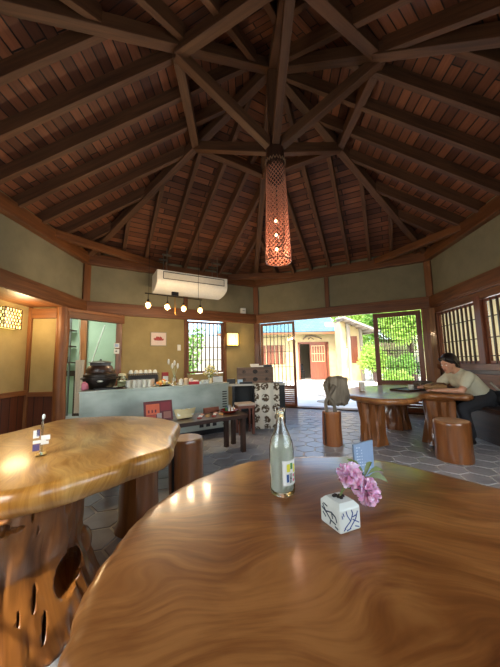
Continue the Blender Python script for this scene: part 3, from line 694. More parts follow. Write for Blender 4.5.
# ------------------------------------------------------------------ kitchen counter
CU = V((math.cos(math.radians(28.5)), math.sin(math.radians(28.5)))); CN = V((-CU.y, CU.x)); CP = V((-.60, 1.235))
CA = math.radians(28.5)
def cpt(s, o, z=0): p = CP - CU*s + CN*o; return V((p.x, p.y, z))      # s leftwards along the counter, o towards the wall
def cbox(mb, s0, s1, o0, o1, z0, z1): return mb.box(cpt((s0+s1)/2, (o0+o1)/2, (z0+z1)/2), (abs(s1-s0), abs(o1-o0), z1-z0), CA)
CH = .725
kc_ = thing('kitchen_counter', 'long stainless steel kitchen counter crowded with glasses and jars', 'counter', cpt(1, .3))
cbox(MB(), 0, 1.92, 0, .6, .08, CH-.03).build('steel_body', STEEL, kc_, bevel=.004)
cbox(MB(), -.01, 1.93, -.012, .62, CH-.03, CH).build('steel_top', STEEL, kc_, bevel=.004)
cbox(MB(), .04, 1.88, .05, .55, 0, .08).build('plinth', BLACK, kc_)
mb = MB()
for i in range(14): cbox(mb, .03, .10, -.004, 0, .12+i*.036, .135+i*.036)
mb.build('vent_grille', BLACK, kc_)
mb = MB()
for s0 in (.2, .3, .4):
    cbox(mb, s0, s0+.06, -.004, 0, .12, .2)
mb.build('control_vents', BLACK, kc_)
T = CH
# jar
def cz(s, o): return cpt(s, o, T)
def onC(x, o=.12):
    a = CP+CN*o; q = atW(x, 380, V(a), V(a+CU)); return V((q.x, q.y, T))
def lathe_thing(name, label, cat, c, parts, group=None):
    o = thing(name, label, cat, c, group)
    for nm, prof, mat in parts: MB().lathe(prof, c, 20).build(nm, mat, o, smooth='auto')
    return o
cauld = onC(100, .32)
ca = thing('rice_cooker', 'large black-brown iron rice cauldron with stacked lids at the left end of the counter', 'cooker', cauld)
K = 1.2
def kp(l): return [(r_*K, z*K) for r_, z in l]
MB().lathe(kp([(.12, 0), (.15, .03), (.165, .1), (.16, .15), (.135, .17)]), cauld, 28).build('pot_body', IRON, ca, smooth='auto')
MB().lathe(kp([(.17, .10), (.185, .105), (.185, .12), (.17, .125)]), cauld, 28).build('pot_flange', IRON, ca, smooth='auto')
wl_ = MB().lathe(kp([(.13, .17), (.135, .19), (.12, .235), (.11, .245)]), cauld, 28).build('wooden_lid', W_DARK, ca, smooth='auto')
MB().box(cauld+V((0, 0, .26*K)), (.24, .035, .035*K), CA).build('lid_handle', W_DARK, wl_, bevel=.004)
d_ = (V((CAM.x, CAM.y, 0))-V((cauld.x, cauld.y, 0))).normalized()
MB().ell(cauld+d_*.195+V((0, 0, .1)), (.04, .02, .016), 12).build('brass_badge', plain('pale_metal', (220, 214, 196), .3, .6), ca, smooth=True)
tz = cauld+V((0, 0, .278*K))
tr_ = thing('metal_lid', 'flat silver pan lid lying on top of the iron cauldron', 'lid', tz)
MB().lathe([(.0, .0), (.15, .0), (.15, .006), (.05, .026), (0, .029)], tz, 24).build('lid_disc', plain('dull_steel', (150, 146, 138), .35, .8), tr_, smooth='auto')
MB().ell(tz+V((0, 0, .034)), .014, 10).build('lid_knob', BLACK, tr_, smooth=True)
jar = onC(122, .1)
o = thing('storage_jar', 'large clear glass storage jar with pale lid next to the cauldron', 'jar', jar+V((0, 0, .022)))
MB().lathe(kp([(.0, .0), (.038, 0), (.045, .01), (.047, .08), (.036, .1), (.034, .112)]), jar+V((0, 0, .022)), 24).build('jar_glass', GLS, o, smooth='auto')
MB().lathe(kp([(.03, .004), (.04, .01), (.042, .06), (.03, .062)]), jar+V((0, 0, .022)), 16).build('jar_contents', plain('dried_leaves', (170, 176, 140), .8), o, smooth='auto')
MB().lathe(kp([(.038, .112), (.04, .116), (.038, .135), (.02, .14)]), jar+V((0, 0, .022)), 20).build('jar_lid', plain('pale_lid', (224, 212, 170), .5), o, smooth='auto')
lathe_thing('round_tray', 'dark red-brown round tray under the storage jar on the counter', 'tray', jar, [('tray_dish', [(.07, 0), (.085, .008), (.08, .012), (.06, .02), (.0, .02)], W_DARK)])
mb = MB(); q = onC(103, .06)
dr = cbox(MB(), 0, .01, 0, .01, 0, .01)
tag(MB().box(onC(105, .09)+V((0, 0, .009)), (.24, .12, .016), CA).build('draining_board', BLACK, org=onC(105, .09)), 'flat black draining board in front of the cauldron', 'board')
# upturned glasses
gc = onC(128, .08); g0 = thing('drinking_glass', 'clear drinking glass upturned among the crowd of glasses on the counter', 'glass', gc, 'upturned drinking glasses on the counter')
MB().lathe([(.030, .0), (.0285, .0), (.024, .092), (0, .093), (0, .099), (.027, .099), (.030, .0)], gc, 16, closed=True).build('glass_cup', GLC, g0, smooth='auto')
k = 0
for row, oo in enumerate((.05, .13, .21)):
    for i in range(5):
        if row == 0 and i == 0: continue
        q = onC(129.5+i*5.0+row*1.6, oo); c_ = copy_tree(g0, q); c_.rotation_euler = (0, 0, i)
# dish rack with cups
rk = thing('dish_rack', 'dark wire dish rack with white cups behind the drinking glasses', 'rack', onC(143, .4))
rc = onC(143, .42)
mb = MB()
for z in (.02, .10, .17):
    for a, b_ in (((-.2, -.1), (.2, -.1)), ((.2, -.1), (.2, .1)), ((.2, .1), (-.2, .1)), ((-.2, .1), (-.2, -.1))):
        P_ = lambda t_: rc+V((*(CU*t_[0]+CN*t_[1]), z)); mb.beam(P_(a), P_(b_), .008, .008)
for i in range(15):
    x = -.2+i*.4/14
    for yy in (-.1, .1): P0 = rc+V((*(CU*x+CN*yy), 0)); mb.beam(P0, P0+V((0, 0, .17)), .005, .005)
mb.build('wire_frame', BLACK, rk); 
MB().box(rc+V((0, 0, .085)), (.38, .18, .13), CA).build('rack_tub', plain('dark_tub', (50, 42, 38), .6), rk)
cup0 = None
for i in range(6):
    q = rc+V((*(CU*(-.16+i*.064)), .17)); q = q+V((*(CN*(.02*(-1)**i)), 0))
    if cup0 is None:
        cup0 = thing('tea_cup', 'small white tea cup resting on top of the dark dish rack', 'cup', q, 'white cups on the dish rack')
        MB().lathe([(.03, .0), (.031, .02), (.022, .045), (.014, .048), (.014, .052), (.0, .052)], q, 16, closed=True).build('cup_bowl', CERAM, cup0, smooth='auto')
    else: copy_tree(cup0, q)
# fruit basket / snack bags
q = onC(163.5, .1)
o = thing('snack_tray', 'shallow glass tray of wrapped orange and yellow sweets on the counter', 'tray', q)
MB().lathe([(.08, 0), (.115, .03), (.118, .032), (.11, .015), (.0, .006)], q, 20).build('tray_bowl', GLS, o, smooth='auto')
sw = None
for i in range(16):
    a = i*2.4; r_ = .02*math.sqrt(i)*1.15; p = q+V((r_*math.cos(a), r_*math.sin(a), .025+.05*(1-r_/.1)))
    m_ = [plain('orange_wrap', (232, 140, 50), .4), plain('yellow_wrap', (236, 206, 110), .4), PAPER][i % 3]
    s_ = MB().ell(V((0, 0, 0)), (.026, .018, .022), 8).build('wrapped_sweet', m_, None, smooth=True); s_.location = p; s_.rotation_euler = (i, i*2, i*3)
    tag(s_, ['orange wrapped sweet heaped in the glass tray', 'yellow wrapped sweet heaped in the glass tray', 'white wrapped sweet heaped in the glass tray'][i % 3], 'sweet', ['orange sweets in the tray', 'yellow sweets in the tray', 'white sweets in the tray'][i % 3])
q = onC(165, .3)
o = thing('carton', 'red and white carton standing behind the tray of sweets', 'carton', q)
MB().box(q+V((0, 0, .09)), (.085, .06, .18), CA).build('carton_box', REDP, o, bevel=.002)
MB().box(q-V((*(CN*.031), -.09)), (.075, .002, .07), CA).build('carton_label', PAPER, o)
# bottle vase with white flowers
q = onC(174.5, .1)
o = lathe_thing('flower_bottle', 'slim clear bottle holding white lily stems on the counter', 'vase', q, [('bottle_glass', [(.03, 0), (.034, .01), (.032, .09), (.014, .13), (.013, .15)], GLS), ])
fl_ = thing('white_lilies', 'white lily buds on pale stems standing in the slim bottle', 'flower', q+V((0, 0, .1)))
for a, h, w_ in ((-.085, .33, .014), (.0, .31, .012), (.045, .27, .013), (-.03, .27, .012)):
    tip = q+V((*(CU*(a)), h)); MB().tube([q+V((0, 0, .1)), q+V((*(CU*a*.5), h*.7)), tip], [.003, .003, .003], 6).build('stem', plain('pale_stem', (176, 190, 150), .6), fl_)
    MB().ell(tip, (.016, .016, .04), 10).build('bud', PAPER, fl_, smooth=True)
# assorted containers further right
specs = [(181, .1, .03, .09, PAPER, 'sugar_pot', 'small white lidded sugar pot, leftmost of three beside the slim bottle', 'pot'),
         (186, .13, .03, .095, plain('cream_pot', (220, 196, 160), .5), 'sugar_pot', 'small cream lidded pot, middle of three beside the slim bottle', 'pot'),
         (191, .2, .03, .085, PAPER, 'sugar_pot', 'small white lidded pot, rightmost of three just behind the red box', 'pot')]
for x, oo, r_, h, m_, nm, lb, ct in specs:
    q = onC(x, oo); lathe_thing(nm, lb, ct, q, [('pot_body', [(r_*.8, 0), (r_, .01), (r_, h*.75), (r_*.9, h*.8)], m_), ('pot_lid', [(r_, h*.8), (r_, h*.86), (r_*.3, h*.95), (r_*.25, h), (.002, h)], m_)])
q = onC(194, .06); o = thing('tissue_box', 'low bright red box with white paper sachets on the counter', 'box', q)
MB().box(q+V((0, 0, .02)), (.14, .07, .04), CA).build('box_body', plain('bright_red', (188, 30, 44), .5), o, bevel=.003)
for i in range(4): MB().box(q+V((*(CU*(-.045+i*.03)), .045)), (.02, .04, .03), CA+.3*i).build('sachet', PAPER, o)
for x, lb in ((203, 'round white bowl left of the yellow flowers'), (207.5, 'round white bowl touching the vase of yellow flowers')):
    q = onC(x, .12); lathe_thing('white_bowl', lb, 'bowl', q, [('bowl_shell', [(.015, 0), (.018, .008), (.035, .04), (.037, .052), (.033, .052), (.018, .014), (.0, .012)], CERAM)])
q = onC(210.5, .12)
o = lathe_thing('glass_vase', 'clear glass vase of yellow-green flowers near the right end of the counter', 'vase', q, [('vase_glass', [(.035, 0), (.04, .01), (.036, .08), (.045, .11)], GLS)])
fl2 = thing('yellow_bouquet', 'loose bouquet of small yellow and white flowers in the clear vase', 'flower', q+V((0, 0, .08)))
mb = MB(); mg = MB(); ml = MB()
for i in range(44):
    a = random.random()*6.28; e_ = random.uniform(.3, 1.4); R_ = random.uniform(.07, .17); p = q+V((R_*math.cos(a)*math.cos(e_), R_*math.sin(a)*math.cos(e_), .09+R_*math.sin(e_)))
    MB().ell(p, .015, 6).build('yellow_flower_head' if i % 3 else 'white_flower_head', plain('flower_yellow', (220, 206, 120), .6) if i % 3 else PAPER, fl2)
    ml.tube([q+V((0, 0, .08)), p], .0015, 4, False)
    d = V((random.uniform(-1, 1), random.uniform(-1, 1), random.uniform(-.3, 1))).normalized()*.02; n_ = d.orthogonal()*.5
    ml.quad([p, p+d*.5+n_, p+d, p+d*.5-n_])
ml.build('foliage', plain('bouquet_green', (116, 134, 74), .6), fl2)
q = onC(231.5, .16); q.z = T
o = thing('white_printer', 'white receipt printer box on the right end of the counter', 'printer', cpt(.12, .2, T))
MB().box(cpt(.12, .2, T+.045), (.18, .14, .09), CA).build('printer_body', WHITE, o, bevel=.006)
MB().box(cpt(.12, .2, T+.093), (.1, .05, .008), CA).build('paper_slot', BLACK, o)
# low cream stack between
for i in range(5):
    q = onC(218+.0*i, .3); tag(MB().lathe([(.05, .0), (.055, .012), (.045, .012), (.0, .006)], q+V((0, 0, i*.0125)), 20).build('small_plate', CERAM, org=q+V((0, 0, i*.0125)), smooth='auto'), 'small white plate in the stack behind the yellow flowers', 'plate', 'stacked plates behind the flowers')
# wrapped candies / pink packets at left end
q = onC(85, .1)
tag(lump(MB(), q+V((0, 0, .05)), (.035, .03, .05), 9, .3, 3, 16).build('pink_packet', plain('pink_white_pack', (206, 120, 140), .5), org=q, smooth=True), 'crumpled pink and white packet at the far left end of the counter', 'packet')
# hanging apron
hq = V((-3.04, 1.64, 0))
ap = thing('white_apron', 'white cloth apron hanging beside the round log post', 'apron', hq)
mb = MB(); n_ = 14
for j in range(10):
    for i in range(n_):
        P_ = lambda i, j: V((hq.x-.07+.15*i/n_*(1-.02*j)+.0, hq.y+.016*math.sin(i*1.6+j*.15), 1.12-.085*j))
        mb.quad([P_(i, j+1), P_(i+1, j+1), P_(i+1, j), P_(i, j)])
mb.build('apron_cloth', plain('linen', (226, 218, 200), .9), ap, smooth=True)
MB().tube([(hq.x, hq.y, 1.11), (hq.x-.01, hq.y-.0, 1.45), (hq.x, hq.y-.08, 1.80)], .006, 6).build('apron_strap', plain('linen', (226, 218, 200), .9), ap)
# kitchen shelves behind
ks = thing('kitchen_shelf', 'narrow wooden kitchen shelf rack seen behind the log post', 'shelf', (-4.2, 3.1, 0))
for z in (1.1, 1.45, 1.8): MB().box((-4.3, 3.12, z), (.55, .25, .025)).build('shelf_board', W_DARK, ks)
for x in (-4.55, -4.05): MB().box((x, 3.05, 1.1), (.03, .03, 2.2)).build('upright', plain('steel_post', (120, 120, 116), .4, .6), ks)
for i in range(5):
    p = V((-4.47+i*.09, 3.1, 1.4625 if i % 2 else 1.1125)); tag(MB().lathe([(.03, 0), (.034, .01), (.032, .11), (.02, .12)], p, 12).build('spice_tin', [WHITE, IRON, WHITE, REDP, IRON][i], org=p, smooth='auto'), ['white tin on the lower kitchen shelf behind the post', 'black tin on the upper kitchen shelf', 'white tin on the lower kitchen shelf, second in', 'red tin on the upper kitchen shelf', 'black tin on the lower kitchen shelf'][i], 'tin')
pa, pb = atY(95, 353, 2.9), atY(105, 325, 2.9)
tag(MB().tube([pa-(pb-pa)*1.2, pb], .012, 8).build('white_pole', WHITE, org=pa), 'slanting thin white pole against the mint green kitchen wall', 'pole')
bk = thing('rear_cabinet', 'low dark cabinet against the mint kitchen wall behind the cauldron', 'cabinet', (-3.6, 3.1, 0))
MB().box((-3.45, 3.12, .42), (.9, .28, .84)).build('cabinet_body', W_DARK, bk)
MB().box((-3.45, 2.975, .42), (.4, .012, .7)).build('cabinet_door', W_DOOR, bk)
# wall panels on hatch post
o = thing('control_panel', 'pale blue-screened control panel, upper of two on the hatch post', 'control panel', FA.at(.58, .02, 1.36))
wc = V((P2.x-.02, P2.y-.06, 0))
MB().box(wc+V((0, 0, 1.385)), (.09, .015, .085), .5).build('panel_case', WHITE, o, bevel=.003); MB().box(wc+V((.005, -.008, 1.385)), (.06, .004, .05), .5).build('panel_screen', plain('blue_screen', (150, 178, 214), .3), o)
o = thing('wall_switch', 'white thermostat switch, lower of two on the hatch post', 'switch', FA.at(.58, .02, 1.26))
MB().box(wc+V((0, 0, 1.275)), (.09, .015, .085), .5).build('switch_case', WHITE, o, bevel=.003); MB().box(wc+V((.0, -.008, 1.28)), (.03, .004, .02), .5).build('switch_display', BLACK, o)
# picture
def fbox(mb, s0, s1, z0, z1, o0, o1): return FA.box(mb, s0, s1, z0, z1, o0, o1)
def sF(x): q = atW(x, 350, F, A); return (V((q.x, q.y))-F).length
s0, s1 = sF(150), sF(166.5)
o = thing('framed_picture', 'small framed picture of a red fan shape on the ochre wall', 'picture', FA.at((s0+s1)/2, 0, 1.4))
mb = MB()
for a, b_, c_, d in ((s0, s1, 1.385, 1.4), (s0, s1, 1.655, 1.67), (s0, s0+.015, 1.385, 1.67), (s1-.015, s1, 1.385, 1.67)): fbox(mb, a, b_, c_, d, 0, .02)
mb.build('picture_frame', plain('grey_wood', (150, 140, 112), .6), o)
fbox(MB(), s0+.012, s1-.012, 1.395, 1.66, .0, .01).build('picture_mat', plain('pinkish_paper', (226, 206, 196), .8), o)
mb = MB(); cx = (s0+s1)/2; cz_ = 1.505
for i in range(12):
    a0_, a1_ = PI*(-.02+1.04*i/12), PI*(-.02+1.04*(i+1)/12); R_ = .095+.012*math.sin(i*2.1)
    mb.quad([FA.at(cx, .012, cz_-.01), FA.at(cx+R_*math.cos(a0_), .012, cz_+.75*R_*math.sin(a0_)), FA.at(cx+R_*math.cos(a1_), .012, cz_+.75*R_*math.sin(a1_))], [(0, 0)]*3)
mb.build('red_motif', REDP, o)
s0 = sF(179)
o = thing('light_switch', 'white light switch plate on the ochre wall beside the door', 'switch', FA.at(s0, 0, 1.35))
fbox(MB(), s0-.035, s0+.035, 1.30, 1.42, 0, .01).build('switch_plate', WHITE, o, bevel=.002); fbox(MB(), s0-.012, s0+.012, 1.33, 1.39, .01, .016).build('rocker', PAPER, o)
# sconce
s0, s1 = sF(226.5), sF(236.5)
o = thing('wall_sconce', 'glowing square glass wall sconce on the ochre wall left of the corner post', 'wall light', FA.at((s0+s1)/2, 0, 1.4))
fbox(MB(), s0-.01, s1+.01, 1.4, 1.71, 0, .02).build('back_plate', W_DARK, o)
SG = glow('sconce_glass', (255, 214, 120), 2.2)
for i in range(3): a = s0+(s1-s0)*i/3; fbox(MB(), a+.004, a+(s1-s0)/3-.004, 1.42, 1.69, .03, .1).build('glass_block', SG, o, bevel=.004)
mb = MB(); fbox(mb, s0-.008, s1+.008, 1.405, 1.42, .0, .11); fbox(mb, s0-.008, s1+.008, 1.69, 1.705, .0, .11); mb.build('sconce_frame', W_DARK, o)
# smoke detector box
s0 = sF(243); o = thing('speaker_box', 'small white box fixed on the tie rail near the corner post', 'sensor', FA.at(s0, .07, H1))
fbox(MB(), s0-.06, s0+.06, H1+.0, H1+.13, .0, .07).build('box_case', WHITE, o, bevel=.006); fbox(MB(), s0-.03, s0+.03, H1+.06, H1+.07, .07, .073).build('slot', BLACK, o)
# alcove lantern
o = thing('kumiko_lantern', 'glowing wall lantern with round lattice holes in the left alcove', 'wall light', (AX, .98, 1.57))
y0, y1, z0, z1 = .83, 1.13, 1.57, 1.86
MB().box((AX+.05, (y0+y1)/2, (z0+z1)/2), (.09, y1-y0-.01, z1-z0-.01)).build('lamp_core', glow('lantern_glow', (255, 224, 130), 2.2), o)
mb = MB()
def ringq(c, r_, ax):
    for i in range(10):
        a, b_ = 2*PI*i/10, 2*PI*(i+1)/10
        P_ = lambda t_: c + (V((0, math.cos(t_), math.sin(t_))) if ax == 'x' else V((math.cos(t_), 0, math.sin(t_))))*r_
        mb.beam(P_(a), P_(b_), .008, .011, V((1, 0, 0)) if ax == 'x' else V((0, 1, 0)))
ny = 5
for j in range(6):
    for i in range(ny+(j % 2 == 0)):
        yy = y0+.03+(i+.5*(j % 2))*(y1-y0-.06)/ny; ringq(V((AX+.1, yy, z0+.03+j*(z1-z0-.06)/5)), .031, 'x')
for zz in (z0, z1): mb.beam((AX+.1, y0, zz), (AX+.1, y1, zz), .012, .012)
for yy in (y0, y1): mb.beam((AX+.1, yy, z0), (AX+.1, yy, z1), .012, .012)
for j in range(6):
    for i in range(2): ringq(V((AX+.03+.045*i+.02*(j % 2), y0, z0+.03+j*(z1-z0-.06)/5)), .028, 'y')
mb.build('lattice_screen', W_DARK, o)

# ------------------------------------------------------------------ dark bench table with display goods
bn = thing('display_bench', 'long narrow dark brown bench table set before the steel counter', 'bench', (-.9, .2, 0))
e0, e1 = V((-.337, .262)), V((-.50, .70)); bu_ = V((.846, .533)); Lb = 1.5
pts = [e0, e1, e1-bu_*Lb, e0-bu_*Lb]
MB().prism([tuple(p) for p in pts], .385, .425).build('bench_top', W_DARK, bn, bevel=.004)
MB().prism([tuple(e0-bu_*.03+(e1-e0)*.05), tuple(e1-bu_*.03-(e1-e0)*.05), tuple(e1-bu_*.06-(e1-e0)*.05), tuple(e0-bu_*.06+(e1-e0)*.05)], .33, .385).build('apron_rail', W_DARK, bn)
for p in (e0-bu_*.05+(e1-e0)*.12, e1-bu_*.05-(e1-e0)*.14, e0-bu_*1.45+(e1-e0)*.12, e1-bu_*1.45-(e1-e0)*.14, e1-bu_*.17-(e1-e0)*.25):
    MB().box((p.x, p.y, .19), (.05, .05, .385), .55).build('leg', W_DARK, bn, bevel=.003)
def onB(s, o, z=.425): p = e0-bu_*s+(e1-e0)*o; return V((p.x, p.y, z))
BA = math.atan2(.533, .846)
cb = plain('cardboard', (150, 120, 80), .8)
# red framed board leaning on the counter
Rp = onB(1.0, .62); o = thing('red_display_board', 'red and orange printed display board propped on the dark bench', 'board', Rp)
up = V((-CU.y*.25, CU.x*.25, 1)).normalized(); X = V((bu_.x, bu_.y, 0)); yv = X.cross(up)
MB().beam(Rp-X*.15+up*.105, Rp+X*.15+up*.105, .012, .21, up.cross(X).cross(X)*-1 if False else up).build('board_frame', plain('dark_red', (96, 26, 24), .5), o)
fnt = yv*(.0075 if yv.dot(CAM-Rp) > 0 else -.0075)
def bq(a, b_, c_, d, m_, k=1.0):
    P_ = lambda x, z: Rp+X*x+up*z+fnt*k
    MB().quad([P_(a, c_), P_(b_, c_), P_(b_, d), P_(a, d)]).build('printed_patch', m_, o)
bq(-.13, .01, .07, .18, plain('orange_print', (206, 96, 60), .6)); bq(.02, .13, .1, .19, plain('wine_print', (130, 40, 46), .6)); bq(-.02, .03, .02, .08, plain('grey_print', (170, 150, 140), .6), 1.1)
bq(.05, .13, .02, .09, plain('tan_print', (150, 96, 80), .6)); bq(-.13, -.03, .02, .065, plain('brick_print', (176, 70, 48), .6))
for i in range(3): bq(-.11+i*.035, -.095+i*.035, .09, .12, plain('dark_red', (96, 26, 24), .5), 1.3)
# cream basket
Kp = onB(.72, .55); o = thing('cream_basket', 'boat-shaped cream woven basket of papers on the dark bench', 'basket', Kp)
mb = MB(); n_ = 24
for j, (z, k) in enumerate(((0, .7), (.05, .9), (.085, 1.05))):
    for i in range(n_):
        a = 2*PI*i/n_; mb.v.append(Kp+X*(.12*k*math.cos(a))+yv*(.06*k*math.sin(a))+V((0, 0, z+(.02*abs(math.cos(a)) if j == 2 else 0))))
for j in range(2):
    for i in range(n_): i2 = (i+1) % n_; mb.face((j*n_+i, j*n_+i2, (j+1)*n_+i2, (j+1)*n_+i), [(0, 0)]*4)
mb.face(tuple(range(n_)), [(0, 0)]*n_); mb.build('basket_shell', plain('cream_weave', (206, 186, 136), .8), o, smooth=True)
for i in range(5): MB().box(Kp+X*(-.07+.033*i)+V((0, 0, .065)), (.03, .07, .06), BA+.2*i-.3).build('folded_paper', [PAPER, cb, PAPER, plain('yellow_paper', (214, 196, 120), .8), PAPER][i], o)
# small goods
gm = [plain('good_red', (150, 54, 44), .6), PAPER, plain('good_pink', (206, 150, 130), .6), plain('good_ochre', (186, 140, 80), .6), cb]
names = ['red', 'white', 'pink', 'ochre', 'brown']
for i in range(10):
    s_ = .58-.035*i; oo = .25+.45*((i*7) % 5)/5; p = onB(s_, oo)
    m = MB().box(p+V((0, 0, .008)), (.045, .03, .016), BA+i*.7).build('souvenir_packet', gm[i % 5], org=p, bevel=.003)
    tag(m, 'small %s paper souvenir packet lying on the dark bench' % names[i % 5], 'packet', names[i % 5]+' souvenir packets on the bench')
# wooden clappers: flat dark red tray behind
p = onB(.36, .85); tag(MB().box(p+V((0, 0, .03)), (.2, .03, .06), BA).build('red_stand', W_DOOR, org=p, bevel=.004), 'reddish low wooden card stand at the back of the bench', 'stand')
# plate of origami
Dp = onB(.17, .5); o = thing('lacquer_dish', 'dark red lacquer dish with folded paper cranes at the bench end', 'dish', Dp)
MB().lathe([(.07, 0), (.11, .02), (.118, .035), (.112, .036), (.08, .014), (0, .012)], Dp, 28).build('dish_shell', plain('lacquer_red', (110, 34, 22), .25), o, smooth='auto')
cm = [PAPER, BLU, PAPER, plain('good_ochre', (186, 140, 80), .6), IRON, PAPER, BLU, GRN]
cn = ['white', 'blue', 'white', 'ochre', 'black', 'white', 'blue', 'green']
for i in range(8):
    a = i*2.4; r_ = .022*math.sqrt(i); p = Dp+V((r_*math.cos(a), r_*math.sin(a), .02)); mb = MB(); h = .05+.02*(i % 3)
    w1 = V((math.cos(a), math.sin(a), 0))*.03; w2 = V((-math.sin(a), math.cos(a), 0))*.012
    mb.quad([p-w2, p+w2, p+w1+V((0, 0, h))], [(0, 0)]*3); mb.quad([p+w2, p-w2, p-w1+V((0, 0, h*.8))], [(0, 0)]*3); mb.quad([p-w1*.4, p+w1*.4, p+V((0, 0, h*.6))+w2], [(0, 0)]*3); mb.quad([p-w1*.4-w2, p+w1*.4-w2, p+V((0, 0, h*.6))], [(0, 0)]*3)
    tag(mb.build('paper_crane', cm[i], org=p), 'folded %s paper crane in the lacquer dish' % cn[i], 'paper crane', cn[i]+' paper cranes in the dish')

# ------------------------------------------------------------------ console with chest, cloth
cn_ = thing('console_table', 'dark open console table with pale top carrying the small drawer chest', 'table', (-.2, 1.5, 0))
mb = MB(); q0, q1 = V((-.62, 1.40)), V((.30, 1.42))
MB().box((-.17, 1.53, .675), (.92, .42, .03)).build('console_top', plain('pale_top', (190, 186, 172), .5), cn_, bevel=.003)
for x in (-.53, -.2): MB().box((x, 1.55, .33), (.04, .34, .66)).build('side_panel', BLACK, cn_)
MB().box((.08, 1.7, .33), (.5, .03, .66)).build('back_panel', BLACK, cn_)
MB().box((-.36, 1.58, .2), (.3, .3, .03)).build('shelf', W_DARK, cn_)
MB().box((-.36, 1.72, .33), (.3, .02, .66)).build('back_panel', BLACK, cn_)
CL = NT('medallion_cloth'); tcl = CL.n('UVMap'); vo = CL.n('TexVoronoi', Scale=6.5, Randomness=.25); CL.l(tcl.outputs[0], vo.inputs['Vector'])
no = CL.n('TexNoise', Scale=26.0, Detail=3.0); CL.l(tcl.outputs[0], no.inputs['Vector'])
r1 = CL.ramp(vo.outputs['Distance'], [(.40, (0, 0, 0, 1)), (.43, (1, 1, 1, 1))]); r2 = CL.ramp(no.outputs[0], [(.52, (0, 0, 0, 1)), (.58, (1, 1, 1, 1))])
mxx = CL.n('Math', _operation='MAXIMUM'); CL.l(r1, mxx.inputs[0]); CL.l(r2, mxx.inputs[1])
CL.l(CL.ramp(mxx.outputs[0], [(0, lin((84, 66, 46))), (1, lin((214, 206, 188)))]), CL.b.inputs['Base Color']); CL.b.inputs['Roughness'].default_value = .9
cl = thing('patterned_cloth', 'cream cloth with brown round crests hanging down the front of the console', 'cloth', (-.05, 1.29, 0))
mb = MB(); n_ = 16
for i in range(n_):
    P_ = lambda i, z: V((-.20+.38*i/n_, 1.295+.008*math.sin(i*1.1)-(.0 if z > .3 else .03), z))
    for z1_, z0_ in ((.695, .35), (.35, .02)):
        mb.quad([P_(i, z0_), P_(i+1, z0_), P_(i+1, z1_), P_(i, z1_)], [(.38*i/n_, z0_), (.38*(i+1)/n_, z0_), (.38*(i+1)/n_, z1_), (.38*i/n_, z1_)])
mb.build('hanging_panel', CL.m, cl, smooth=True)
mb = MB(); mb.quad([(-.20, 1.295, .695), (.18, 1.295, .695), (.18, 1.40, .695), (-.20, 1.40, .695)]); mb.build('top_fold', CL.m, cl)
ch = thing('drawer_chest', 'small antique wooden drawer chest with round iron fittings on the console', 'chest', (-.18, 1.55, .69))
MB().box((-.18, 1.53, .815), (.58, .26, .25)).build('chest_body', wood('chest_wood', (70, 52, 38), (112, 86, 64), .5), ch, bevel=.004)
for z, h in ((.875, .105), (.755, .105)):
    d = MB().box((-.18, 1.396, z), (.54, .01, h)).build('drawer_front', wood('chest_front', (78, 56, 40), (124, 92, 68), .5), ch, bevel=.002)
    for x in (-.36, -.18, 0.0):
        m = MB(); 
        for i in range(14):
            a, b_ = 2*PI*i/14, 2*PI*(i+1)/14; r_ = .036 if x == -.18 else .026
            m.beam((x+r_*math.cos(a), 1.386, z+r_*.8*math.sin(a)), (x+r_*math.cos(b_), 1.386, z+r_*.8*math.sin(b_)), .005, .008)
        m.ell((x, 1.388, z), (.012, .006, .012), 8); m.build('iron_pull', IRON, d)
    m = MB()
    for i in range(14):
        a, b_ = 2*PI*i/14, 2*PI*(i+1)/14; m.quad([(-.18, 1.389, z), (-.18+.034*math.cos(b_), 1.389, z+.034*math.sin(b_)), (-.18+.034*math.cos(a), 1.389, z+.034*math.sin(a))], [(0, 0)]*3)
    m.build('lock_plate', IRON, d)
cbx = [((-.14, 1.54, .955), (.2, .14, .02), PAPER, 'white_book', 'white booklet lying on the drawer chest, under the small white box', 'book'), ((-.18, 1.54, .98), (.14, .1, .03), PAPER, 'paper_box', 'flat white paper box on top of the booklet on the chest', 'box'), ((.03, 1.5, .96), (.14, .1, .035), BLACK, 'black_case', 'flat black case on the right end of the drawer chest', 'case'),
       ((-.56, 1.44, .73), (.13, .12, .075), BLACK, 'card_reader', 'black card terminal box at the left end of the console', 'card reader'), ((-.42, 1.36, .7275), (.08, .05, .06), plain('pale_blue', (170, 196, 216), .4), 'blue_tag_box', 'tiny pale blue box beside the black card terminal', 'box'), ((-.33, 1.35, .705), (.2, .05, .03), BLACK, 'black_tray', 'long flat black tray on the console front edge below the chest', 'tray')]
for c_, d, m_, nm, lb, ct in cbx: tag(MB().box(c_, d).build(nm, m_, org=V(c_)-V((0, 0, d[2]/2)), bevel=.003), lb, ct)
st = thing('low_stool', 'low wooden stool with pale seat pad before the dark console', 'stool', (-.42, 1.15, 0))
MB().box((-.36, 1.12, .42), (.26, .22, .03), .3).build('seat_pad', plain('pad_beige', (186, 168, 150), .8), st, bevel=.006)
MB().box((-.36, 1.12, .385), (.24, .2, .04), .3).build('seat_frame', W_DOOR, st)
for dx, dy in ((-.1, -.08), (.1, -.08), (.1, .08), (-.1, .08)):
    c_ = Matrix.Rotation(.3, 3, 'Z') @ V((dx, dy, 0)); MB().box((-.36+c_.x, 1.12+c_.y, .19), (.03, .03, .38), .3).build('leg', W_DOOR, st)

